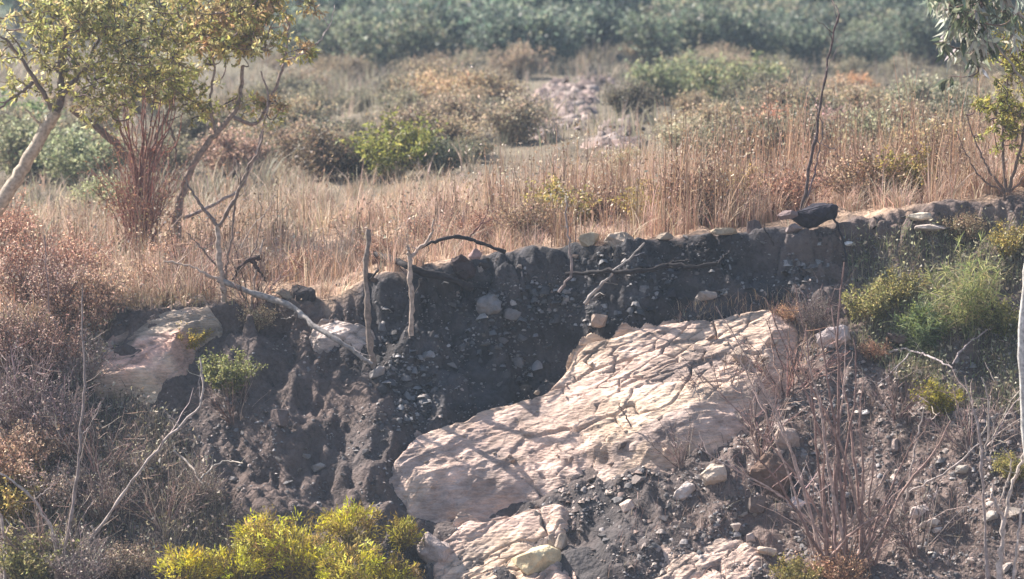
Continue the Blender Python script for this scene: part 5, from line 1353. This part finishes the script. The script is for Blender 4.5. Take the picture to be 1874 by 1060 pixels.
# ---- distant trees
def far_tree(name, H, R, n, cols, seed):
    root = empty(name)
    g = Geo(); p = np.array([[0, 0, -0.3], [0.1, 0, H*0.3], [-0.1, 0.1, H*0.6], [0, 0, H*0.9]])
    tubes(g, smooth_path(p, 12, 0.03)[None], np.linspace(0.22, 0.05, 12), 6, (0.24, 0.19, 0.17)); ob("trunk", g.mesh("trunk", M_WOOD), root)
    g = Geo(); nb = 12; a = rng.uniform(0, 6.28, nb); zb = rng.uniform(0.25, 0.7, nb)*H; l = R*rng.uniform(0.5, 0.95, nb)
    t = np.linspace(0, 1, 6)[None, :]
    q = np.stack([np.cos(a)[:, None]*l[:, None]*t, np.sin(a)[:, None]*l[:, None]*t, zb[:, None]+l[:, None]*0.7*t], -1)
    tubes(g, q, np.linspace(0.08, 0.02, 6)[None]*np.ones((nb, 1)), 5, (0.24, 0.19, 0.17)); ob("limb_cluster", g.mesh("limb_cluster", M_WOOD), root)
    nc = 90; v = norm(rng.normal(size=(nc, 3)))*rng.random((nc, 1))**(1/2.2)
    C = np.array([0, 0, H*0.62])+v*np.array([R, R, H*0.42]); C += 0.4*rng.normal(size=C.shape)
    i = rng.integers(0, nc, n); o = C[i]+rng.normal(size=(n, 3))*0.32
    cc = np.asarray(cols)[rng.integers(0, len(cols), nc)][i]*(1+0.2*rng.normal(size=(n, 1)))
    g = Geo(); leaves(g, o, rng.normal(size=(n, 3))-np.array([0, 0, 0.4]), rng.uniform(0.18, 0.36, n), rng.uniform(0.10, 0.2, n), np.clip(cc, 0.01, 0.9)); ob("crown", g.mesh("crown", M_LEAF, False), root)
    return root
TC = [(0.15, 0.20, 0.165), (0.21, 0.26, 0.21), (0.10, 0.14, 0.13), (0.27, 0.31, 0.26)]
KT = [Kind(far_tree("distant_tree", 6.5, 2.6, 6500, TC, 1)), Kind(far_tree("distant_tree", 5.0, 3.0, 6500, TC, 2)), Kind(far_tree("distant_tree", 7.5, 2.4, 6500, TC, 3))]
FTREES = []
for k_, px_ in enumerate(np.linspace(30, 1875, 30)):
    px_ += rng.uniform(-22, 22)
    if px_ < 620: tn_ = (0.95, 1.05, 1.0)
    elif px_ < 920: tn_ = (1.25, 1.25, 1.3)
    elif px_ < 1090: tn_ = (0.75, 0.52, 0.72)
    elif px_ < 1150: tn_ = (0.45, 0.55, 0.85)
    elif px_ < 1420: tn_ = (1.05, 1.45, 1.1)
    elif px_ < 1620: tn_ = (1.25, 1.1, 1.05)
    else: tn_ = (0.8, 1.0, 0.9)
    FTREES.append((px_, rng.uniform(0.7, 1.25), tuple(np.array(tn_)*rng.uniform(0.8, 1.2))))
order = sorted(range(len(FTREES)), key=lambda i: FTREES[i][0])
for rank, i in enumerate(order):
    px, sc, tint = FTREES[i]
    py = 62+16*math.sin(px*0.013)+rng.uniform(-32, 26)
    KT[i % 3].put(foot(px, py), sc, tint, label="hazy blue-green distant tree, %s from the left in the top row" % ORD[rank], cat="tree", group="distant trees in the top row")
# a second row behind, its crowns showing between the first
mass_px = np.linspace(-40, 1910, 24)+rng.uniform(-25, 25, 24)
for j, px in enumerate(mass_px):
    p = P(px, 0, 150+rng.uniform(-6, 14)); p[2] = height(np.array([p[0]]), np.array([p[1]]))[0]-0.1
    KT[j % 3].put(p, 1.3, (0.85, 1.0, 1.05), label="distant tree of the back row, %s from the left, showing above the front row" % ORD[j], cat="tree", group="distant trees of the back row")

# ================================================================== HAZE
bm = bmesh.new(); bmesh.ops.create_cube(bm, size=1.0)
me = bpy.data.meshes.new("haze"); bm.to_mesh(me); bm.free()
hz = ob("haze", me); hz.location = (0, 330, 6.0); hz.scale = (900, 1000, 44)
m, N, L = nodes("haze_air")
pv = N.new("ShaderNodeVolumePrincipled"); pv.inputs["Color"].default_value = (0.68, 0.83, 1.0, 1); pv.inputs["Density"].default_value = 0.00052
pv.inputs["Anisotropy"].default_value = 0.2
out = N.new("ShaderNodeOutputMaterial"); L.new(pv.outputs[0], out.inputs["Volume"])
me.materials.append(m); tag(hz, "thin pale haze hanging over the field and hillside", None, None, "stuff")
